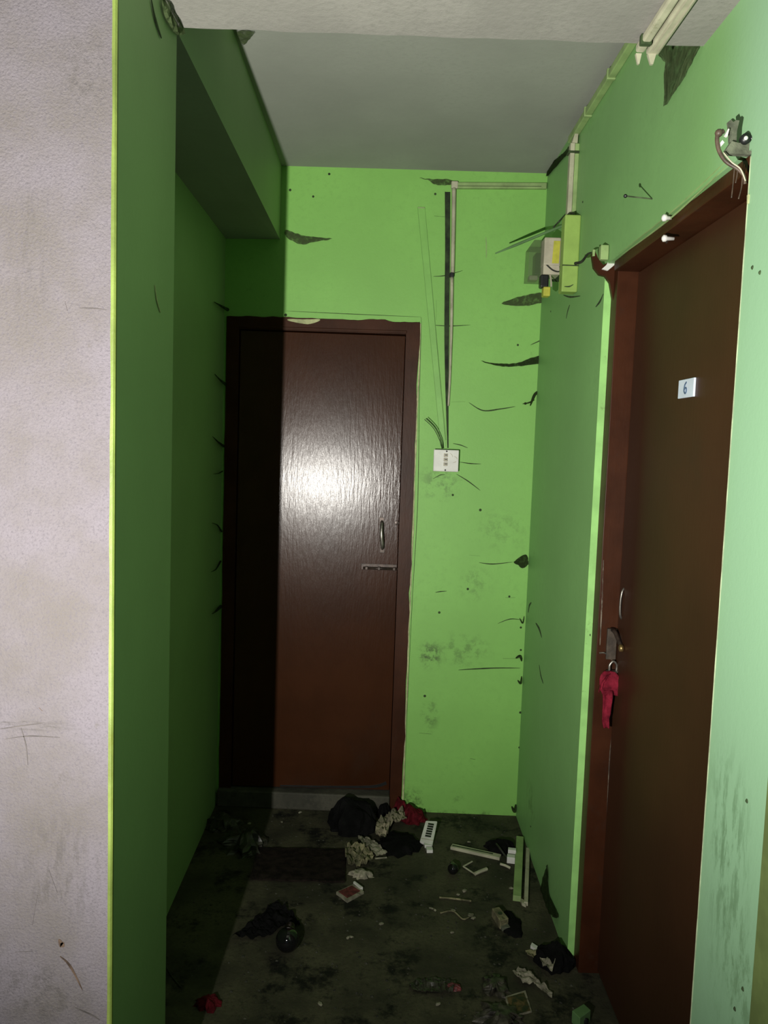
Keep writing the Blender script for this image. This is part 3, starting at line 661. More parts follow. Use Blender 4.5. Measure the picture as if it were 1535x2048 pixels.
# rod sticking out of the wall
bm = bmesh.new(); a, c = YP(990, 507, 2.97), YP(1106, 459, 2.97); c = a + (c - a) * 1.18
tube(bm, [a, a + (c - a) * .3, c], lambda t: 0.0022 + 0.0028 * min(1, t * 2), 8, False); tag(obj('rod', bm, M_GBLOCK), 'thin green rod jutting out of the right wall behind the electric box', 'rod')
bm = bmesh.new(); tube(bm, [RW(1106, 455, R - .035) , RW(1120, 440, R - .012), RW(1132, 428, R - .006), RW(1146, 427, R - .02)], 0.0028, 6)
tag(obj('cable_tie', bm, M_WIRE, smooth=True), 'dark wire looped round the top of the lime green box', 'wire')

# junction lamp-holder at the far top corner of the second door
th = thing('broken_socket', 'broken socket with a pale green block above the corner of the dark brown door', 'socket', Matrix.Translation((R, 2.36, 2.07)))
bm = bmesh.new(); box(bm, (0.584, 2.325, 2.082), (0.6065, 2.35, 2.122), .002); at_thing(th, 'block', bm, M_PVCG)
bm = bmesh.new()
Q = [YP(a_, b_, 2.338) for a_, b_ in ((1183, 508), (1189, 500), (1196, 518), (1206, 530), (1224, 520), (1236, 513), (1246, 527), (1240, 560), (1234, 602), (1226, 606), (1219, 565), (1210, 552), (1198, 549), (1187, 535))]
hexa(bm, Q, [q + Vector((0, .016, 0)) for q in Q]); at_thing(th, 'base', bm, M_FRAME)
bm = bmesh.new()
P = [YP(1203, 538, 2.333), YP(1215, 541, 2.330), YP(1228, 530, 2.330), YP(1228, 518, 2.333), YP(1219, 518, 2.333), YP(1212, 530, 2.333)]
hexa(bm, P, [q + Vector((0, 0.014, 0)) for q in P]); at_thing(th, 'cup', bm, M_WHITE)
bm = bmesh.new(); box(bm, (0.5635, 2.332, 2.092), (0.570, 2.342, 2.110), .001); at_thing(th, 'terminal', bm, M_PVCG)
bm = bmesh.new(); tube(bm, [YP(1150, 527, 2.45), YP(1163, 523, 2.42), YP(1175, 508, 2.38), YP(1186, 505, 2.345)], lambda t: .005 - .003 * t, 8)
tag(obj('socket_wire', bm, M_WIRE, smooth=True), 'short dark wire from the lime box to the broken socket', 'wire')

# nail in the right wall
th = thing('nail', 'long nail sticking out of the right wall above the dark brown door', 'nail', Matrix.Translation(RW(1304, 398)))
n0 = RW(1304, 398); n1 = RW(1250, 392, R - 0.075)
at_thing(th, 'shank', Tube([n0, n1], 0.0016, 6, False), M_STEEL)
bm = bmesh.new(); bmesh.ops.create_uvsphere(bm, u_segments=10, v_segments=6, radius=0.0045, matrix=Matrix.Translation(n1)); at_thing(th, 'nail_head', bm, M_BLACK)

# tangle above the near top corner of the second door
th = thing('frayed_cable', 'frayed brown cable looping down over the corner of the dark brown door', 'cable', Matrix.Translation((0.57, 1.45, 2.08)))
at_thing(th, 'loop', Tube([YP(1446, 262, 1.45), YP(1434, 272, 1.45), YP(1436, 298, 1.45), YP(1450, 322, 1.445), YP(1474, 338, 1.44), YP(1487, 352, 1.44), YP(1489, 368, 1.44)], lambda t: .0042 - .0016 * t, 8), M_BROWNCABLE, True)
at_thing(th, 'strand', Tube([YP(1446, 305, 1.443), YP(1462, 324, 1.438), YP(1480, 338, 1.436), YP(1490, 362, 1.436)], .0013, 6), M_CREAM, True)
for q in ([(1468, 336), (1466, 360), (1462, 396)], [(1474, 340), (1473, 352), (1470, 366)], [(1484, 352), (1482, 375), (1476, 398)]):
    at_thing(th, 'strand', Tube([YP(a_, b_, 1.442) for a_, b_ in q], .0011, 6), M_BROWNCABLE, True)
bm = bmesh.new(); bmesh.ops.create_icosphere(bm, subdivisions=2, radius=.007, matrix=Matrix.Translation(YP(1437, 266, 1.45))); at_thing(th, 'knot', bm, M_BROWNCABLE, True)
def standing(P, y, d=0.01, rough=.3):
    bm = bmesh.new(); Q = [YP(a_, b_, y) for a_, b_ in P]
    hexa(bm, Q, [q + Vector((0, d, 0)) for q in Q]); return bm
bm = standing([(1452, 298), (1463, 282), (1478, 286), (1492, 281), (1507, 285), (1521, 279), (1519, 291), (1512, 303), (1500, 309), (1460, 307)], 1.447, .012)
tag(obj('dusty_rag', bm, M_GREYRAG), 'grey dusty rag tucked on the wall over the near door corner', 'rag')
bm = standing([(1456, 243), (1461, 239), (1466, 244), (1471, 240), (1478, 241), (1473, 262), (1472, 284), (1459, 284), (1459, 262)], 1.455, .008)
tag(obj('wooden_peg', bm, M_GREYRAG), 'forked dark green peg standing above the grey rag', 'peg')
for i, (P, lab) in enumerate((([(1449, 270), (1456, 257), (1458, 258), (1454, 273)], 'thin pale chip left of the forked peg'), ([(1440, 285), (1444, 280), (1448, 285), (1441, 293)], 'small pale chip beside the brown cable loop'))):
    tag(obj('plaster_chip', standing(P, 1.447, .006), M_WHITE), lab, 'chip')
th = thing('lamp_holder', 'small black lamp holder with a white tip on the grey rag', 'lamp holder', Matrix.Translation(YP(1492, 277, 1.44)))
bm = bmesh.new(); p = YP(1490, 278, 1.444); lathe(bm, [(.002, -.006), (.009, -.004), (.009, .006), (.006, .010)], p, 'Y', 14); at_thing(th, 'ring', bm, M_BLACK, True)
bm = bmesh.new(); bmesh.ops.create_uvsphere(bm, u_segments=10, v_segments=8, radius=.0036, matrix=Matrix.Translation(YP(1491, 276, 1.436))); at_thing(th, 'tip', bm, M_WHITE, True)
bm = bmesh.new(); tube(bm, [YP(1497, 274, 1.444), YP(1505, 278, 1.442), YP(1511, 276, 1.442)], .0042, 8); at_thing(th, 'stem', bm, M_BLACK, True)
for k_, q in enumerate(([(1514, 281), (1525, 274), (1540, 262)], [(1514, 286), (1526, 284), (1542, 277)])):
    tag(obj('twig', Tube([YP(a_, b_, 1.445) for a_, b_ in q], .0016, 6), M_GREYRAG), 'thin green twig poking out of the grey rag', 'twig', 'twigs in the grey rag')
bm = bmesh.new(); ribbon(bm, [YP(1494, 390, 1.436), YP(1496, 398, 1.436), YP(1494, 408, 1.436)], taper(.003, .3), (0, -1, 0), .004); obj('plaster_or_lit_edge', bm, M_PALE, wall_right, Matrix.Identity(4))

# cracks and pits on the right wall
def rcrack(pts, w, m=M_CRACK, name='crack'):
    bm = bmesh.new(); ribbon(bm, [RW(*q) for q in pts], taper(w), (-1, 0, 0), .0012); obj(name, bm, m, wall_right, Matrix.Identity(4))
for pts, w in ([[(1139, 610), (1135, 622), (1132, 637)], .004], [[(1126, 590), (1140, 594), (1160, 592)], .003], [[(1078, 1330), (1081, 1350), (1086, 1367)], .004], [[(1071, 1246), (1078, 1258), (1083, 1275)], .006],
    [[(1056, 1225), (1058, 1212), (1062, 1205)], .006], [[(1191, 614), (1200, 602), (1206, 588)], .004], [[(1240, 512), (1340, 437), (1455, 330)], .0022], [[(1236, 508), (1336, 430), (1452, 322)], .0016]):
    rcrack(pts, w, M_PVCG if pts[0][0] in (1240, 1236) else M_CRACK, 'plaster_or_lit_edge' if pts[0][0] in (1240, 1236) else 'crack')
for (a_, b_) in ((1165, 404), (1061, 1653), (1101, 623), (1504, 535), (1519, 545), (1493, 1602), (1485, 1978), (1469, 2018), (1180, 1270)):
    p = RW(a_, b_); bm = bmesh.new(); lathe(bm, [(0.004, 0.0), (0.002, -0.002)], (R, p.y, p.z), 'X', 8); obj('pit', bm, M_CRACK, wall_right, Matrix.Identity(4))
# scratches on the bare plaster
for pts, w in ([[(118, 1878), (124, 1890), (126, 1884)], .005], [[(120, 1912), (135, 1925), (148, 1945), (165, 1980)], .0022], [[(0, 1458), (40, 1452), (85, 1446)], .001], [[(10, 1478), (60, 1472), (120, 1475)], .0009], [[(42, 1455), (52, 1490), (56, 1530)], .0009],
    [[(150, 2015), (180, 2028), (200, 2040)], .0014], [[(30, 1904), (65, 1902)], .0012], [[(160, 616), (190, 617), (212, 620)], .0008], [[(75, 1790), (65, 1850)], .0007], [[(98, 1740), (115, 1785)], .0007], [[(78, 1415), (85, 1422)], .002], [[(130, 603), (135, 622)], .001]):
    bm = bmesh.new(); ribbon(bm, [YP(a_, b_, Y1) for a_, b_ in pts], taper(w), (0, -1, 0), .0008); obj('scratch', bm, M_BROWNCABLE if w > .0015 else M_SCRATCH, wf, Matrix.Identity(4))

# ------------------------------------------------------------------ cobwebs
def web_sheet(outline, n, label, m=M_WEB, bulge=0.012, mw=None, name='cobweb', group=None):
    """hanging dusty web: outline points, divided, bulging off the wall along n"""
    outline = [Vector(q) for q in outline]; sm = []
    for i in range(len(outline)):
        p0, p1, p2, p3 = (outline[(i + j) % len(outline)] for j in (-1, 0, 1, 2))
        for t in (0.0, 0.33, 0.67): sm.append(0.5 * ((2 * p1) + (p2 - p0) * t + (2 * p0 - 5 * p1 + 4 * p2 - p3) * t * t + (3 * p1 - p0 - 3 * p2 + p3) * t ** 3))
    bm = bmesh.new(); f = bm.faces.new([bm.verts.new(q) for q in sm])
    bmesh.ops.triangulate(bm, faces=[f])
    for _ in range(2):
        bmesh.ops.subdivide_edges(bm, edges=list(bm.edges), cuts=1, use_grid_fill=True); bmesh.ops.triangulate(bm, faces=list(bm.faces))
    n = Vector(n)
    for v in bm.verts:
        edge = v.is_boundary
        v.co += n * (0.003 + (0.002 if edge else bulge * (0.6 + 0.5 * noise.noise(v.co * 25)))) + Vector((noise.noise(v.co * 60), noise.noise(v.co * 60 + Vector((9, 0, 0))), noise.noise(v.co * 60 + Vector((0, 9, 0))))) * 0.003
    r = bmesh.ops.extrude_face_region(bm, geom=list(bm.faces))
    for v in [g for g in r['geom'] if isinstance(g, bmesh.types.BMVert)]: v.co += n * 0.0006
    return tag(obj(name, bm, m, mw=mw), label, 'cobweb', group)
web_sheet([RW(*q) for q in ((1310, 91), (1352, 93), (1402, 92), (1392, 115), (1374, 150), (1352, 185), (1331, 212), (1338, 165), (1337, 135), (1326, 112))], (-1, 0, 0), 'large dark triangular cobweb hanging under the front beam on the right wall', bulge=.006)
web_sheet([BW(*q) for q in ((570, 460), (585, 465), (612, 473), (664, 478), (630, 484), (605, 490), (588, 484), (572, 474))], (0, -1, 0), 'feathery cobweb at the foot of the left beam on the end wall', mw=BM.copy(), bulge=.006)
web_sheet([BW(*q) for q in ((1002, 608), (1030, 596), (1060, 589), (1084, 587), (1086, 603), (1060, 611), (1030, 612))], (0, -1, 0), 'broad grey cobweb under the electric box in the corner', mw=BM.copy(), bulge=.006)
web_sheet([BW(*q) for q in ((960, 722), (990, 727), (1030, 727), (1062, 716), (1087, 711), (1088, 726), (1066, 729), (1032, 733), (995, 732))], (0, -1, 0), 'long drooping dark cobweb strand below the electric box', M_WEBD, mw=BM.copy(), bulge=.005)
web_sheet([BW(*q) for q in ((1026, 1124), (1045, 1110), (1053, 1112), (1055, 1128), (1044, 1136), (1036, 1130))], (0, -1, 0), 'small dark cobweb clump low in the right corner', M_WEBD, mw=BM.copy(), bulge=.005)
web_sheet([BW(*q) for q in ((838, 357), (860, 359), (900, 360), (903, 370), (880, 372), (866, 368), (855, 361))], (0, -1, 0), 'thin grey cobweb left of the trunking elbow below the ceiling', mw=BM.copy(), bulge=.004)
web_sheet([RW(*q) for q in ((1092, 345), (1100, 330), (1130, 305), (1141, 292), (1134, 312), (1112, 330), (1098, 352))], (-1, 0, 0), 'sagging dark cobweb at the top corner of end wall and right wall', M_WEBD, bulge=.004)
web_sheet([RW(*q) for q in ((1078, 1800), (1086, 1765), (1097, 1730), (1098, 1775), (1104, 1800), (1119, 1830), (1112, 1836), (1096, 1822))], (-1, 0, 0), 'dark triangular sheet at the foot of the right wall', M_WEBD, bulge=.004)  # dark three-cornered sheet laid over the wall foot
def zpl(px, py, z): return on_plane(px, py, (0, 0, 1), z)
web_sheet([zpl(*q, ZC - .004) for q in ((474, 60), (508, 60), (499, 72), (486, 86))], (0, 0, -1), 'small grey cobweb where the left beam meets the ceiling', bulge=.004)
web_sheet([on_plane(*q, (1, 0, 0), XC + .001) for q in ((318, 0), (332, 2), (341, 22), (353, 44), (359, 60), (352, 70), (341, 62), (330, 42), (322, 22))], (1, 0, 0), 'matted grey cobweb where the column meets the front beam', bulge=.012)
bm = bmesh.new(); ribbon(bm, [on_plane(*q, (1, 0, 0), XC + .002) for q in ((302, 0), (308, 30), (315, 55), (322, 76))], taper(.004, .3), (1, 0, 0), .0012); obj('crack', bm, M_CRACK, wf, Matrix.Identity(4))
bm = bmesh.new(); ribbon(bm, [on_plane(*q, (1, 0, 0), XC + .001) for q in ((309, 570), (313, 600), (320, 625))], taper(.0022, .3), (1, 0, 0), .0012); obj('scratch', bm, M_PALE, wf, Matrix.Identity(4))
# little sooty tufts along the left of the first door and in the right corner
for pts, w in (([(428, 604), (442, 612), (456, 620)], .010), ([(429, 748), (440, 760), (452, 769)], .009), ([(425, 873), (436, 884), (448, 892)], .008), ([(426, 948), (436, 947), (446, 942)], .004), ([(424, 1046), (434, 1050), (444, 1062)], .006), ([(422, 1144), (432, 1138), (442, 1122)], .006), ([(424, 1228), (432, 1222), (442, 1212)], .010)):
    P = [on_plane(*pts[0], (1, 0, 0), -0.652), on_plane(*pts[1], (1, 0, 0), -0.648), BM @ (BW(*pts[2]) + Vector((0, -.010, 0)))]
    bm = bmesh.new(); tube(bm, P, lambda t, w=w: w * (.12 + .6 * t), 7)
    tag(obj('cobweb_tuft', bm, M_WEBD, smooth=True), 'small sooty cobweb tuft on the frame beside the left wall', 'cobweb', 'cobweb tufts along the left door post')
for pts, w in (([(1086, 740), (1090, 724), (1100, 716)], .005), ([(1065, 812), (1074, 790), (1084, 782)], .006), ([(1050, 808), (1062, 806), (1074, 800)], .003), ([(1044, 1236), (1050, 1246), (1053, 1232)], .003), ([(1036, 1316), (1045, 1312), (1048, 1322)], .006), ([(1040, 1360), (1046, 1366), (1048, 1352)], .005), ([(1028, 1612), (1034, 1622), (1036, 1608)], .007)):
    bm = bmesh.new(); tube(bm, [BW(*q) + Vector((-.012, -.006, 0)) for q in pts], lambda t, w=w: w * (.3 + .7 * math.sin(math.pi * t)), 7)
    tag(BO('cobweb_tuft', bm, M_WEBD, smooth=True), 'small sooty cobweb tuft in the corner of end wall and right wall', 'cobweb', 'cobweb tufts in the right corner')
p = BW(838, 652); bm = bmesh.new(); bmesh.ops.create_icosphere(bm, subdivisions=2, radius=.010, matrix=Matrix.Translation(p) @ Matrix.Diagonal((.5, .4, 1.6, 1)))
for v in bm.verts: v.co += Vector((noise.noise(v.co * 90), 0, noise.noise(v.co * 90 + Vector((5, 0, 0))))) * .006
tag(BO('cobweb_tuft', bm, M_WEBD), 'sooty cobweb tuft at the lit top corner of the glossy door frame', 'cobweb')

# ------------------------------------------------------------------ litter on the floor
def FP(pts, z=0.0): return [FL(a_, b_, z) for a_, b_ in pts]
def flat(name, label, cat, pts, m, amp=.006, z0=.001, seed=1, fn=None, group=None, th=.0012):
    return tag(obj(name, sheet(FP(pts), amp, z0, seed, fn, th=th), m), label, cat, group)
def pile(name, label, cat, px, py, rx, ry, h, m, seed=1, rough=.35, rot=0, group=None, freq=2.2):
    c = FL(px, py); return tag(obj(name, heap(c, rx, ry, h, seed, rough, rot, freq=freq), m), label, cat, group)
def slab(bm, pts, h, z=0.0):
    hexa(bm, [q + Vector((0, 0, z)) for q in FP(pts)], [q + Vector((0, 0, z + h)) for q in FP(pts)])
def long_box(a, b, w, h, z=0.0, bevel=.001):
    """a box lying on the floor from pixel a to pixel b"""
    p, q = FL(*a), FL(*b); d = (q - p); n = Vector((-d.y, d.x, 0)).normalized() * w
    bm = bmesh.new(); P = [p + n, p - n, q - n, q + n]
    hexa(bm, [v + Vector((0, 0, z)) for v in P], [v + Vector((0, 0, z + h)) for v in P])
    if bevel: bmesh.ops.bevel(bm, geom=list(bm.edges), offset=bevel, segments=1, affect='EDGES')
    return bm

flat('doormat', 'flat dark brown doormat lying before the glossy door', 'mat', [(515, 1700), (690, 1702), (690, 1768), (500, 1762)], M_MAT, .003, .002, 3, th=.006)
pile('black_bag', 'big black cloth heap against the door sill', 'cloth', 705, 1655, .105, .075, .105, M_BLACKRAG, 2, .4)
pile('black_cloth', 'low black cloth fold right of the black heap by the sill', 'cloth', 766, 1632, .03, .035, .05, M_BLACKRAG, 9, .3)
pile('black_cloth', 'flat black cloth in front of the red rag by the end wall', 'cloth', 800, 1690, .085, .09, .022, M_BLACKRAG, 12, .4)
flat('beige_rag', 'bent strip of beige rag beside the black heap', 'rag', [(749, 1680), (752, 1662), (768, 1648), (782, 1640), (806, 1636), (812, 1656), (795, 1660), (780, 1668), (770, 1690), (762, 1692)], M_RAG, .020, .022, 4)
pile('red_rag', 'crumpled red rag at the foot of the end wall by the door post', 'rag', 825, 1640, .055, .045, .055, M_RED, 5, .5)
pile('red_scrap', 'small dark red scrap against the foot of the door post', 'rag', 800, 1628, .03, .02, .06, M_RED, 15, .5)
# white strip with black slots, leaning on the litter
A, B_, C, Dd = FL(851, 1641, .05), FL(874, 1642, .05), FL(864, 1690, .012), FL(839, 1683, .012)
ex = ((B_ - A) + (C - Dd)) * .5; ey = ((Dd - A) + (C - B_)) * .5; nz = ex.cross(ey).normalized()
if nz.z < 0: nz = -nz
th = thing('slotted_strip', 'white plastic strip with a row of black slots by the end wall', 'plastic strip', Matrix.Translation(Dd * .5 + C * .5))
bm = bmesh.new(); hexa(bm, [q - nz * .012 for q in (A, B_, C, Dd)], [A, B_, C, Dd]); bmesh.ops.bevel(bm, geom=list(bm.edges), offset=.002, segments=2, affect='EDGES'); at_thing(th, 'body', bm, M_WHITE)
for i in range(6):
    u0, u1 = .10 + i * .105, .10 + i * .105 + .068
    P = [A + ex * a_ + ey * b_ for a_, b_ in ((.26, u0), (.74, u0), (.74, u1), (.26, u1))]
    bm = bmesh.new(); hexa(bm, [q + nz * .0002 for q in P], [q + nz * .0012 for q in P]); at_thing(th, 'slot', bm, M_BLACK)
bm = bmesh.new(); P = [A + ex * a_ + ey * b_ for a_, b_ in ((0, .80), (1, .80), (1, .815), (0, .815))]; hexa(bm, [q + nz * .0002 for q in P], [q + nz * .001 for q in P]); at_thing(th, 'groove', bm, M_CREAM)
for pts, lab in (([(847, 1691), (861, 1692), (863, 1697), (849, 1696)], 'thin white chip right below the slotted strip'), ([(851, 1699), (864, 1700), (865, 1706), (853, 1706)], 'white plastic chip in front of the slotted strip')):
    bm = bmesh.new(); slab(bm, pts, .012); tag(obj('plastic_chip', bm, M_WHITE), lab, 'chip')
flat('crumpled_paper', 'yellowed crumpled paper between the doormat and the black cloth', 'paper', [(689, 1702), (700, 1697), (715, 1700), (730, 1702), (742, 1712), (748, 1722), (735, 1735), (715, 1740), (697, 1737), (690, 1722)], M_PAPERY, .020, .004, 6)
flat('wrapper', 'striped beige wrapper beside the yellowed crumpled paper', 'wrapper', [(715, 1682), (735, 1682), (752, 1692), (774, 1714), (752, 1718), (738, 1704), (722, 1694)], M_PAPER, .010, .010, 7)
bm = bmesh.new(); tube(bm, [FL(750, 1717, .012), FL(773, 1715, .012)], .003, 6, False); tag(obj('paper_roll', bm, M_PAPER), 'thin rolled paper edge beside the striped wrapper', 'paper')
pile('paper_ball', 'small grey crumpled paper in front of the yellowed paper', 'paper', 722, 1752, .038, .026, .022, M_PAPER, 8, .6)
# red and white packet
th = thing('card_packet', 'flat red packet with white edges in the middle of the floor', 'packet', Matrix.Translation(FL(700, 1790)))
bm = bmesh.new(); slab(bm, [(672, 1789), (707, 1773), (727, 1788), (694, 1806)], .010); at_thing(th, 'card', bm, M_PAPER)
bm = bmesh.new(); slab(bm, [(676, 1789), (703, 1777), (720, 1788), (694, 1802)], .0012, .0102); at_thing(th, 'print', bm, M_REDPACK)
bm = bmesh.new(); slab(bm, [(706, 1772), (709, 1771), (725, 1783), (720, 1784)], .016); at_thing(th, 'flap', bm, M_WHITE)
# trunking offcuts
th = thing('trunking_offcut', 'white trunking offcut lying straight across the floor by the end wall', 'trunking', Matrix.Translation(FL(950, 1708)))
at_thing(th, 'base', long_box((902, 1696), (1000, 1718), .014, .012), M_PVC)
at_thing(th, 'groove', long_box((904, 1697), (985, 1714), .003, .0012, .0122, 0), M_CRACK)
for (a_, b_, w, h, m, lab) in (((1039, 1682), (1033, 1803), .014, .020, M_PVCG, 'wider dusty trunking length lying along the right wall'), ((1055, 1702), (1051, 1812), .007, .014, M_PVC, 'narrow dusty trunking length lying close to the right wall')):
    tag(obj('trunking_length', long_box(a_, b_, w, h), m), lab, 'trunking')
bm = bmesh.new(); slab(bm, [(1038, 1800), (1048, 1806), (1051, 1815), (1043, 1811)], .010); tag(obj('trunking_end', bm, M_PVC), 'broken tip of trunking at the end of the dusty lengths', 'trunking')
th = thing('connector_block', 'small white connector block touching the dusty trunking', 'connector', Matrix.Translation(FL(1022, 1718)))
at_thing(th, 'upper_half', long_box((1015, 1712), (1031, 1714), .010, .030), M_WHITE)
at_thing(th, 'lower_half', long_box((1013, 1723), (1029, 1725), .013, .024), M_WHITE)
pile('black_rag', 'black rag lump behind the white connector block', 'rag', 1000, 1698, .06, .05, .03, M_BLACKRAG, 21, .4)
tag(obj('cable_piece', Tube([FL(992, 1688, .032), FL(1000, 1698, .028), FL(1010, 1712, .012), FL(1016, 1720, .010)], .0042, 8), M_WIRE, smooth=True), 'grey cable piece bent over the black rag', 'cable')
tag(obj('cable_piece', Tube([FL(1000, 1728, .005), FL(1010, 1731, .006), FL(1020, 1736, .005)], .0048, 8), M_PVC, smooth=True), 'short pale cable piece in front of the connector block', 'cable')
# bent wire bracket
th = thing('wire_bracket', 'bent pale wire bracket in front of the white offcut', 'bracket', Matrix.Translation(FL(945, 1740)))
at_thing(th, 'arm', Tube([FL(944, 1723, .004), FL(926, 1733, .004)], .003, 6, False), M_PVC)
at_thing(th, 'arm', Tube([FL(926, 1733, .004), FL(949, 1748, .005)], .003, 6, False), M_PVC)
at_thing(th, 'plate', Tube([FL(949, 1748, .006), FL(960, 1743, .008), FL(973, 1738, .008)], .0065, 6), M_PVC)
def bulb(px, py, r, label):
    c = FL(px, py); th = thing('light_bulb', label, 'bulb', Matrix.Translation(c))
    c = c + Vector((0, 0, r))
    bm = bmesh.new(); bmesh.ops.create_uvsphere(bm, u_segments=20, v_segments=14, radius=r, matrix=Matrix.Translation(c)); at_thing(th, 'glass', bm, M_BULB, True)
    bm = bmesh.new(); lathe(bm, [(r * .62, .75 * r), (r * .5, 1.25 * r), (r * .45, 1.9 * r), (r * .3, 2.0 * r)], c, 'Y', 14); at_thing(th, 'cap', bm, M_DARKSTEEL, True)
bulb(905, 1748, .020, 'small dark bulb beside the bent wire bracket')
bulb(574, 1902, .036, 'dark shiny bulb beside the spread black cloth')
tag(obj('stick', Tube([FL(878, 1795, .004), FL(905, 1797, .004), FL(942, 1802, .004)], .0035, 6), M_PAPERY, smooth=True), 'thin straw lying across the floor', 'straw')
for i, (px, py, s) in enumerate(((862, 1818, .010), (869, 1821, .008), (928, 1783, .012), (915, 1790, .008), (937, 1685, .009), (906, 1822, .010), (940, 1832, .013), (946, 1837, .010), (1022, 1778, .010), (695, 1877, .010), (703, 1875, .008), (498, 1648, .009), (524, 1675, .009), (563, 1645, .008), (600, 1626, .012), (468, 1683, .009), (762, 1849, .009), (903, 1866, .008), (875, 2010, .010), (640, 2010, .010))):
    c = FL(px, py); bm = bmesh.new(); bmesh.ops.create_icosphere(bm, subdivisions=1, radius=s, matrix=Matrix.Translation(c + Vector((0, 0, s * .3))) @ Matrix.Rotation(rnd.random() * 3, 4, 'Z') @ Matrix.Diagonal((1, .7, .35, 1)))
    for v in bm.verts: v.co += Vector((noise.noise(v.co * 80), noise.noise(v.co * 80 + Vector((4, 0, 0))), 0)) * s * .5
    for v in bm.verts: v.co.z = max(v.co.z, 0.0003)
    tag(obj('plaster_crumb', bm, M_PAPER), 'small pale crumb of plaster on the floor', 'crumb', 'plaster crumbs on the floor')
tag(obj('string', Tube([FL(880, 1826, .003), FL(905, 1822, .003), FL(925, 1838, .003), FL(938, 1834, .003)], .0028, 6), M_PAPERY, smooth=True), 'short dirty string among the plaster crumbs', 'string')
# box with a dark hole
th = thing('adapter', 'small pale adapter with a dark hole lying by the right wall', 'adapter', Matrix.Translation(FL(1000, 1840)))
a_, b_, c_, d_ = FL(983, 1816, .03), FL(998, 1813, .03), FL(1017, 1836, .03), FL(1000, 1842, .03)
bm = bmesh.new(); P = [a_, b_, c_, d_]; hexa(bm, [Vector((q.x, q.y, .0)) for q in P], P); bmesh.ops.bevel(bm, geom=list(bm.edges), offset=.002, segments=1, affect='EDGES'); at_thing(th, 'body', bm, M_PAPERY)
cc = (a_ + b_ + c_ + d_) / 4; bm = bmesh.new(); lathe(bm, [(.008, 0.0), (.008, .0012), (.002, .0014)], cc, 'Z', 14); at_thing(th, 'hole', bm, M_BLACK)
tag(obj('adapter_plug', long_box((1003, 1850), (1012, 1862), .014, .012), M_GREYRAG), 'grey plug end in front of the pale adapter', 'plug')
pile('black_rag', 'black rag lump beside the pale adapter', 'rag', 1022, 1850, .035, .07, .012, M_BLACKRAG, 31, .3)
# spread black cloth with pointed corner
flat('black_cloth', 'spread black cloth with a pointed corner in the middle of the floor', 'cloth', [(464, 1882), (500, 1852), (528, 1830), (540, 1812), (556, 1810), (584, 1832), (600, 1852), (585, 1858), (560, 1862), (540, 1874), (510, 1882)], M_BLACKRAG, .012, .003, 11)
pile('plastic_bag', 'crumpled dusty plastic bag by the left wall', 'bag', 488, 1690, .085, .085, .05, M_BAG, 14, .6, freq=3)
pile('plastic_bag', 'smaller grey plastic bag lying in the corner beside the door sill', 'bag', 445, 1652, .07, .06, .04, M_BAG, 17, .6, freq=3)
pile('red_wrapper', 'crumpled red wrapper on the floor by the column', 'wrapper', 416, 2010, .034, .030, .022, M_RED, 19, .6, freq=3)
tag(obj('floor_wire', Tube([FL(327, 1925, .003), FL(345, 1955, .003), FL(362, 1975, .003)], .0018, 6), M_WIRE, smooth=True), 'thin wire on the floor beside the column', 'wire')
# papers near the second door
bm = bmesh.new(); slab(bm, [(1060, 1897), (1063, 1891), (1080, 1902), (1077, 1909)], .010); tag(obj('paper_scrap', bm, M_WHITE), 'bright white paper scrap near the foot of the door jamb', 'paper')
flat('brown_scrap', 'brown paper scrap under the bright white scrap', 'paper', [(1050, 1905), (1060, 1902), (1076, 1911), (1072, 1922), (1056, 1918)], M_PAPERY, .008, .002, 23)
pile('black_pouch', 'black pouch at the foot of the door jamb', 'pouch', 1108, 1925, .060, .055, .045, M_BLACKRAG, 25, .4)
flat('torn_label', 'torn white label on the black pouch', 'label', [(1078, 1931), (1090, 1933), (1109, 1938), (1103, 1957), (1092, 1950), (1084, 1946)], M_PAPER, .010, .018, 26)
flat('torn_paper', 'long torn grey paper strip on the floor before the brown door', 'paper', [(1024, 1952), (1036, 1941), (1056, 1948), (1066, 1958), (1082, 1974), (1104, 1990), (1103, 2001), (1086, 1988), (1066, 1972), (1048, 1972), (1034, 1962)], M_PAPER, .008, .004, 27)
th = thing('photo_card', 'dark printed card with a pale border on the floor', 'card', Matrix.Translation(FL(1036, 2010)))
bm = bmesh.new(); slab(bm, [(1009, 1996), (1050, 1983), (1063, 2025), (1020, 2036)], .004); at_thing(th, 'card', bm, M_PAPER)
bm = bmesh.new(); slab(bm, [(1013, 1998), (1047, 1988), (1060, 2024), (1022, 2034)], .001, .0041); at_thing(th, 'print', bm, M_CARDPIC)
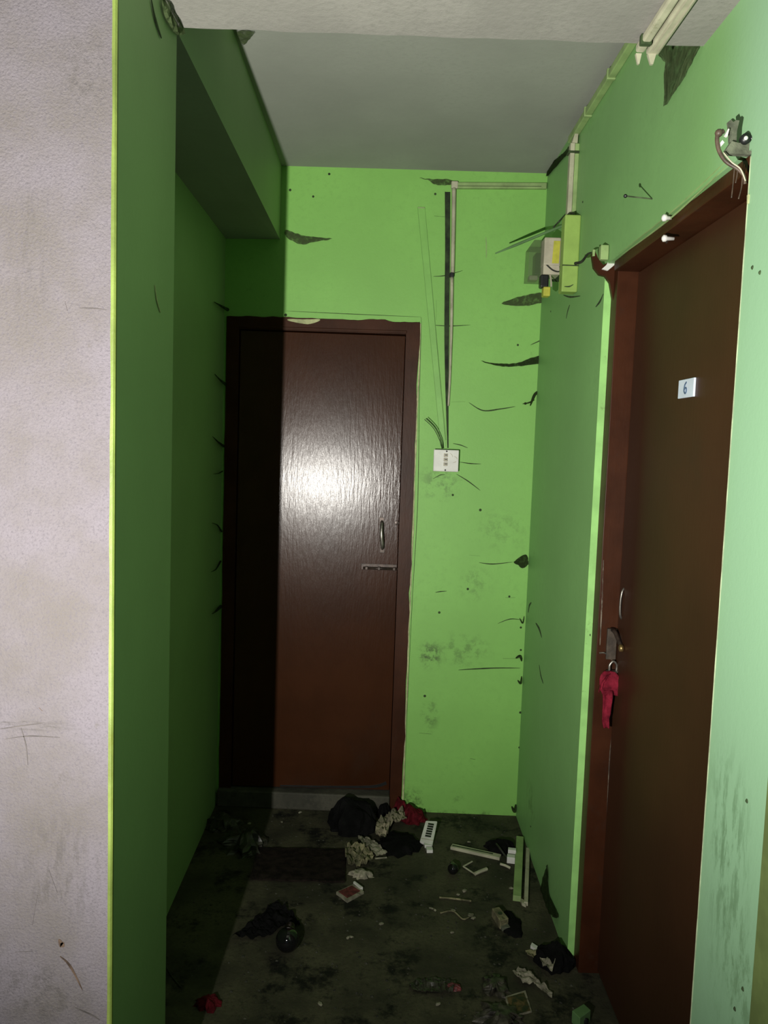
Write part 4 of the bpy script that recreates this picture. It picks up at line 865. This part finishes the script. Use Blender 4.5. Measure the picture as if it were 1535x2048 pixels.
# green block with a notch
th = thing('green_block', 'small green plastic block with a notch on the floor by the brown door', 'block', Matrix.Translation(FL(1162, 2040)))
P = [FL(1143, 2021, .035), FL(1167, 2007, .035), FL(1181, 2020, .035), FL(1159, 2036, .035)]
bm = bmesh.new(); hexa(bm, [Vector((q.x, q.y, .0)) for q in P], P); bmesh.ops.bevel(bm, geom=list(bm.edges), offset=.0015, segments=1, affect='EDGES'); at_thing(th, 'body', bm, M_GBLOCK)
q = (P[2] + P[3]) / 2; bm = bmesh.new(); bmesh.ops.create_uvsphere(bm, u_segments=12, v_segments=8, radius=.009, matrix=Matrix.Translation((q.x, q.y, .014)) @ Matrix.Diagonal((1, .4, 1.1, 1))); at_thing(th, 'notch', bm, M_BLACK, True)
pile('foil', 'crumpled grey foil beside the printed card', 'foil', 990, 1975, .035, .045, .02, M_FOIL, 33, .6, freq=3)
pile('foil', 'bigger crumpled brown foil in front of the printed card', 'foil', 1000, 2040, .060, .050, .025, M_FOIL, 35, .6, freq=3)
flat('dirty_tissue', 'flattened dirty tissue in the middle of the floor', 'tissue', [(816, 1972), (835, 1964), (862, 1960), (885, 1960), (912, 1966), (905, 1988), (880, 1990), (850, 1988), (822, 1982)], M_BAG, .008, .002, 37)
pile('red_scrap', 'small dark red scrap on the dirty tissue', 'wrapper', 905, 1978, .024, .012, .014, M_REDPACK, 39, .5)
# loose grit nobody could count
taken = []
for o in col.objects:
    if o.type == 'MESH' and o.get('kind') != 'structure' and o.parent is not door1 and o.parent is not door2:
        vs_ = [v.co for v in o.data.vertices]
        if min(v.z for v in vs_) < .05 and o.matrix_basis == Matrix.Identity(4): taken.append((min(v.x for v in vs_), max(v.x for v in vs_), min(v.y for v in vs_), max(v.y for v in vs_)))
bm = bmesh.new()
for _ in range(700):
    x, y = rnd.uniform(-.6, .6), rnd.uniform(1.75, 3.3)
    if any(a_ - .006 < x < b_ + .006 and c_ - .006 < y < d_ + .006 for a_, b_, c_, d_ in taken): continue
    s = rnd.uniform(.0012, .0045)
    v = [bm.verts.new((x + s * a_ * rnd.uniform(.6, 1.3), y + s * b_ * rnd.uniform(.6, 1.3), c_ * s)) for a_, b_, c_ in ((-1, -1, 0), (1, -1, 0), (1, 1, 0), (-1, 1, 0), (0, 0, .9))]
    bm.faces.new(v[3::-1])
    for i in range(4): bm.faces.new((v[i], v[(i + 1) % 4], v[4]))
g_ = obj('floor_grit', bm, M_GRIT); g_['kind'] = 'stuff'; tag(g_, 'fine grit and dust scattered over the dirty floor', 'grit')
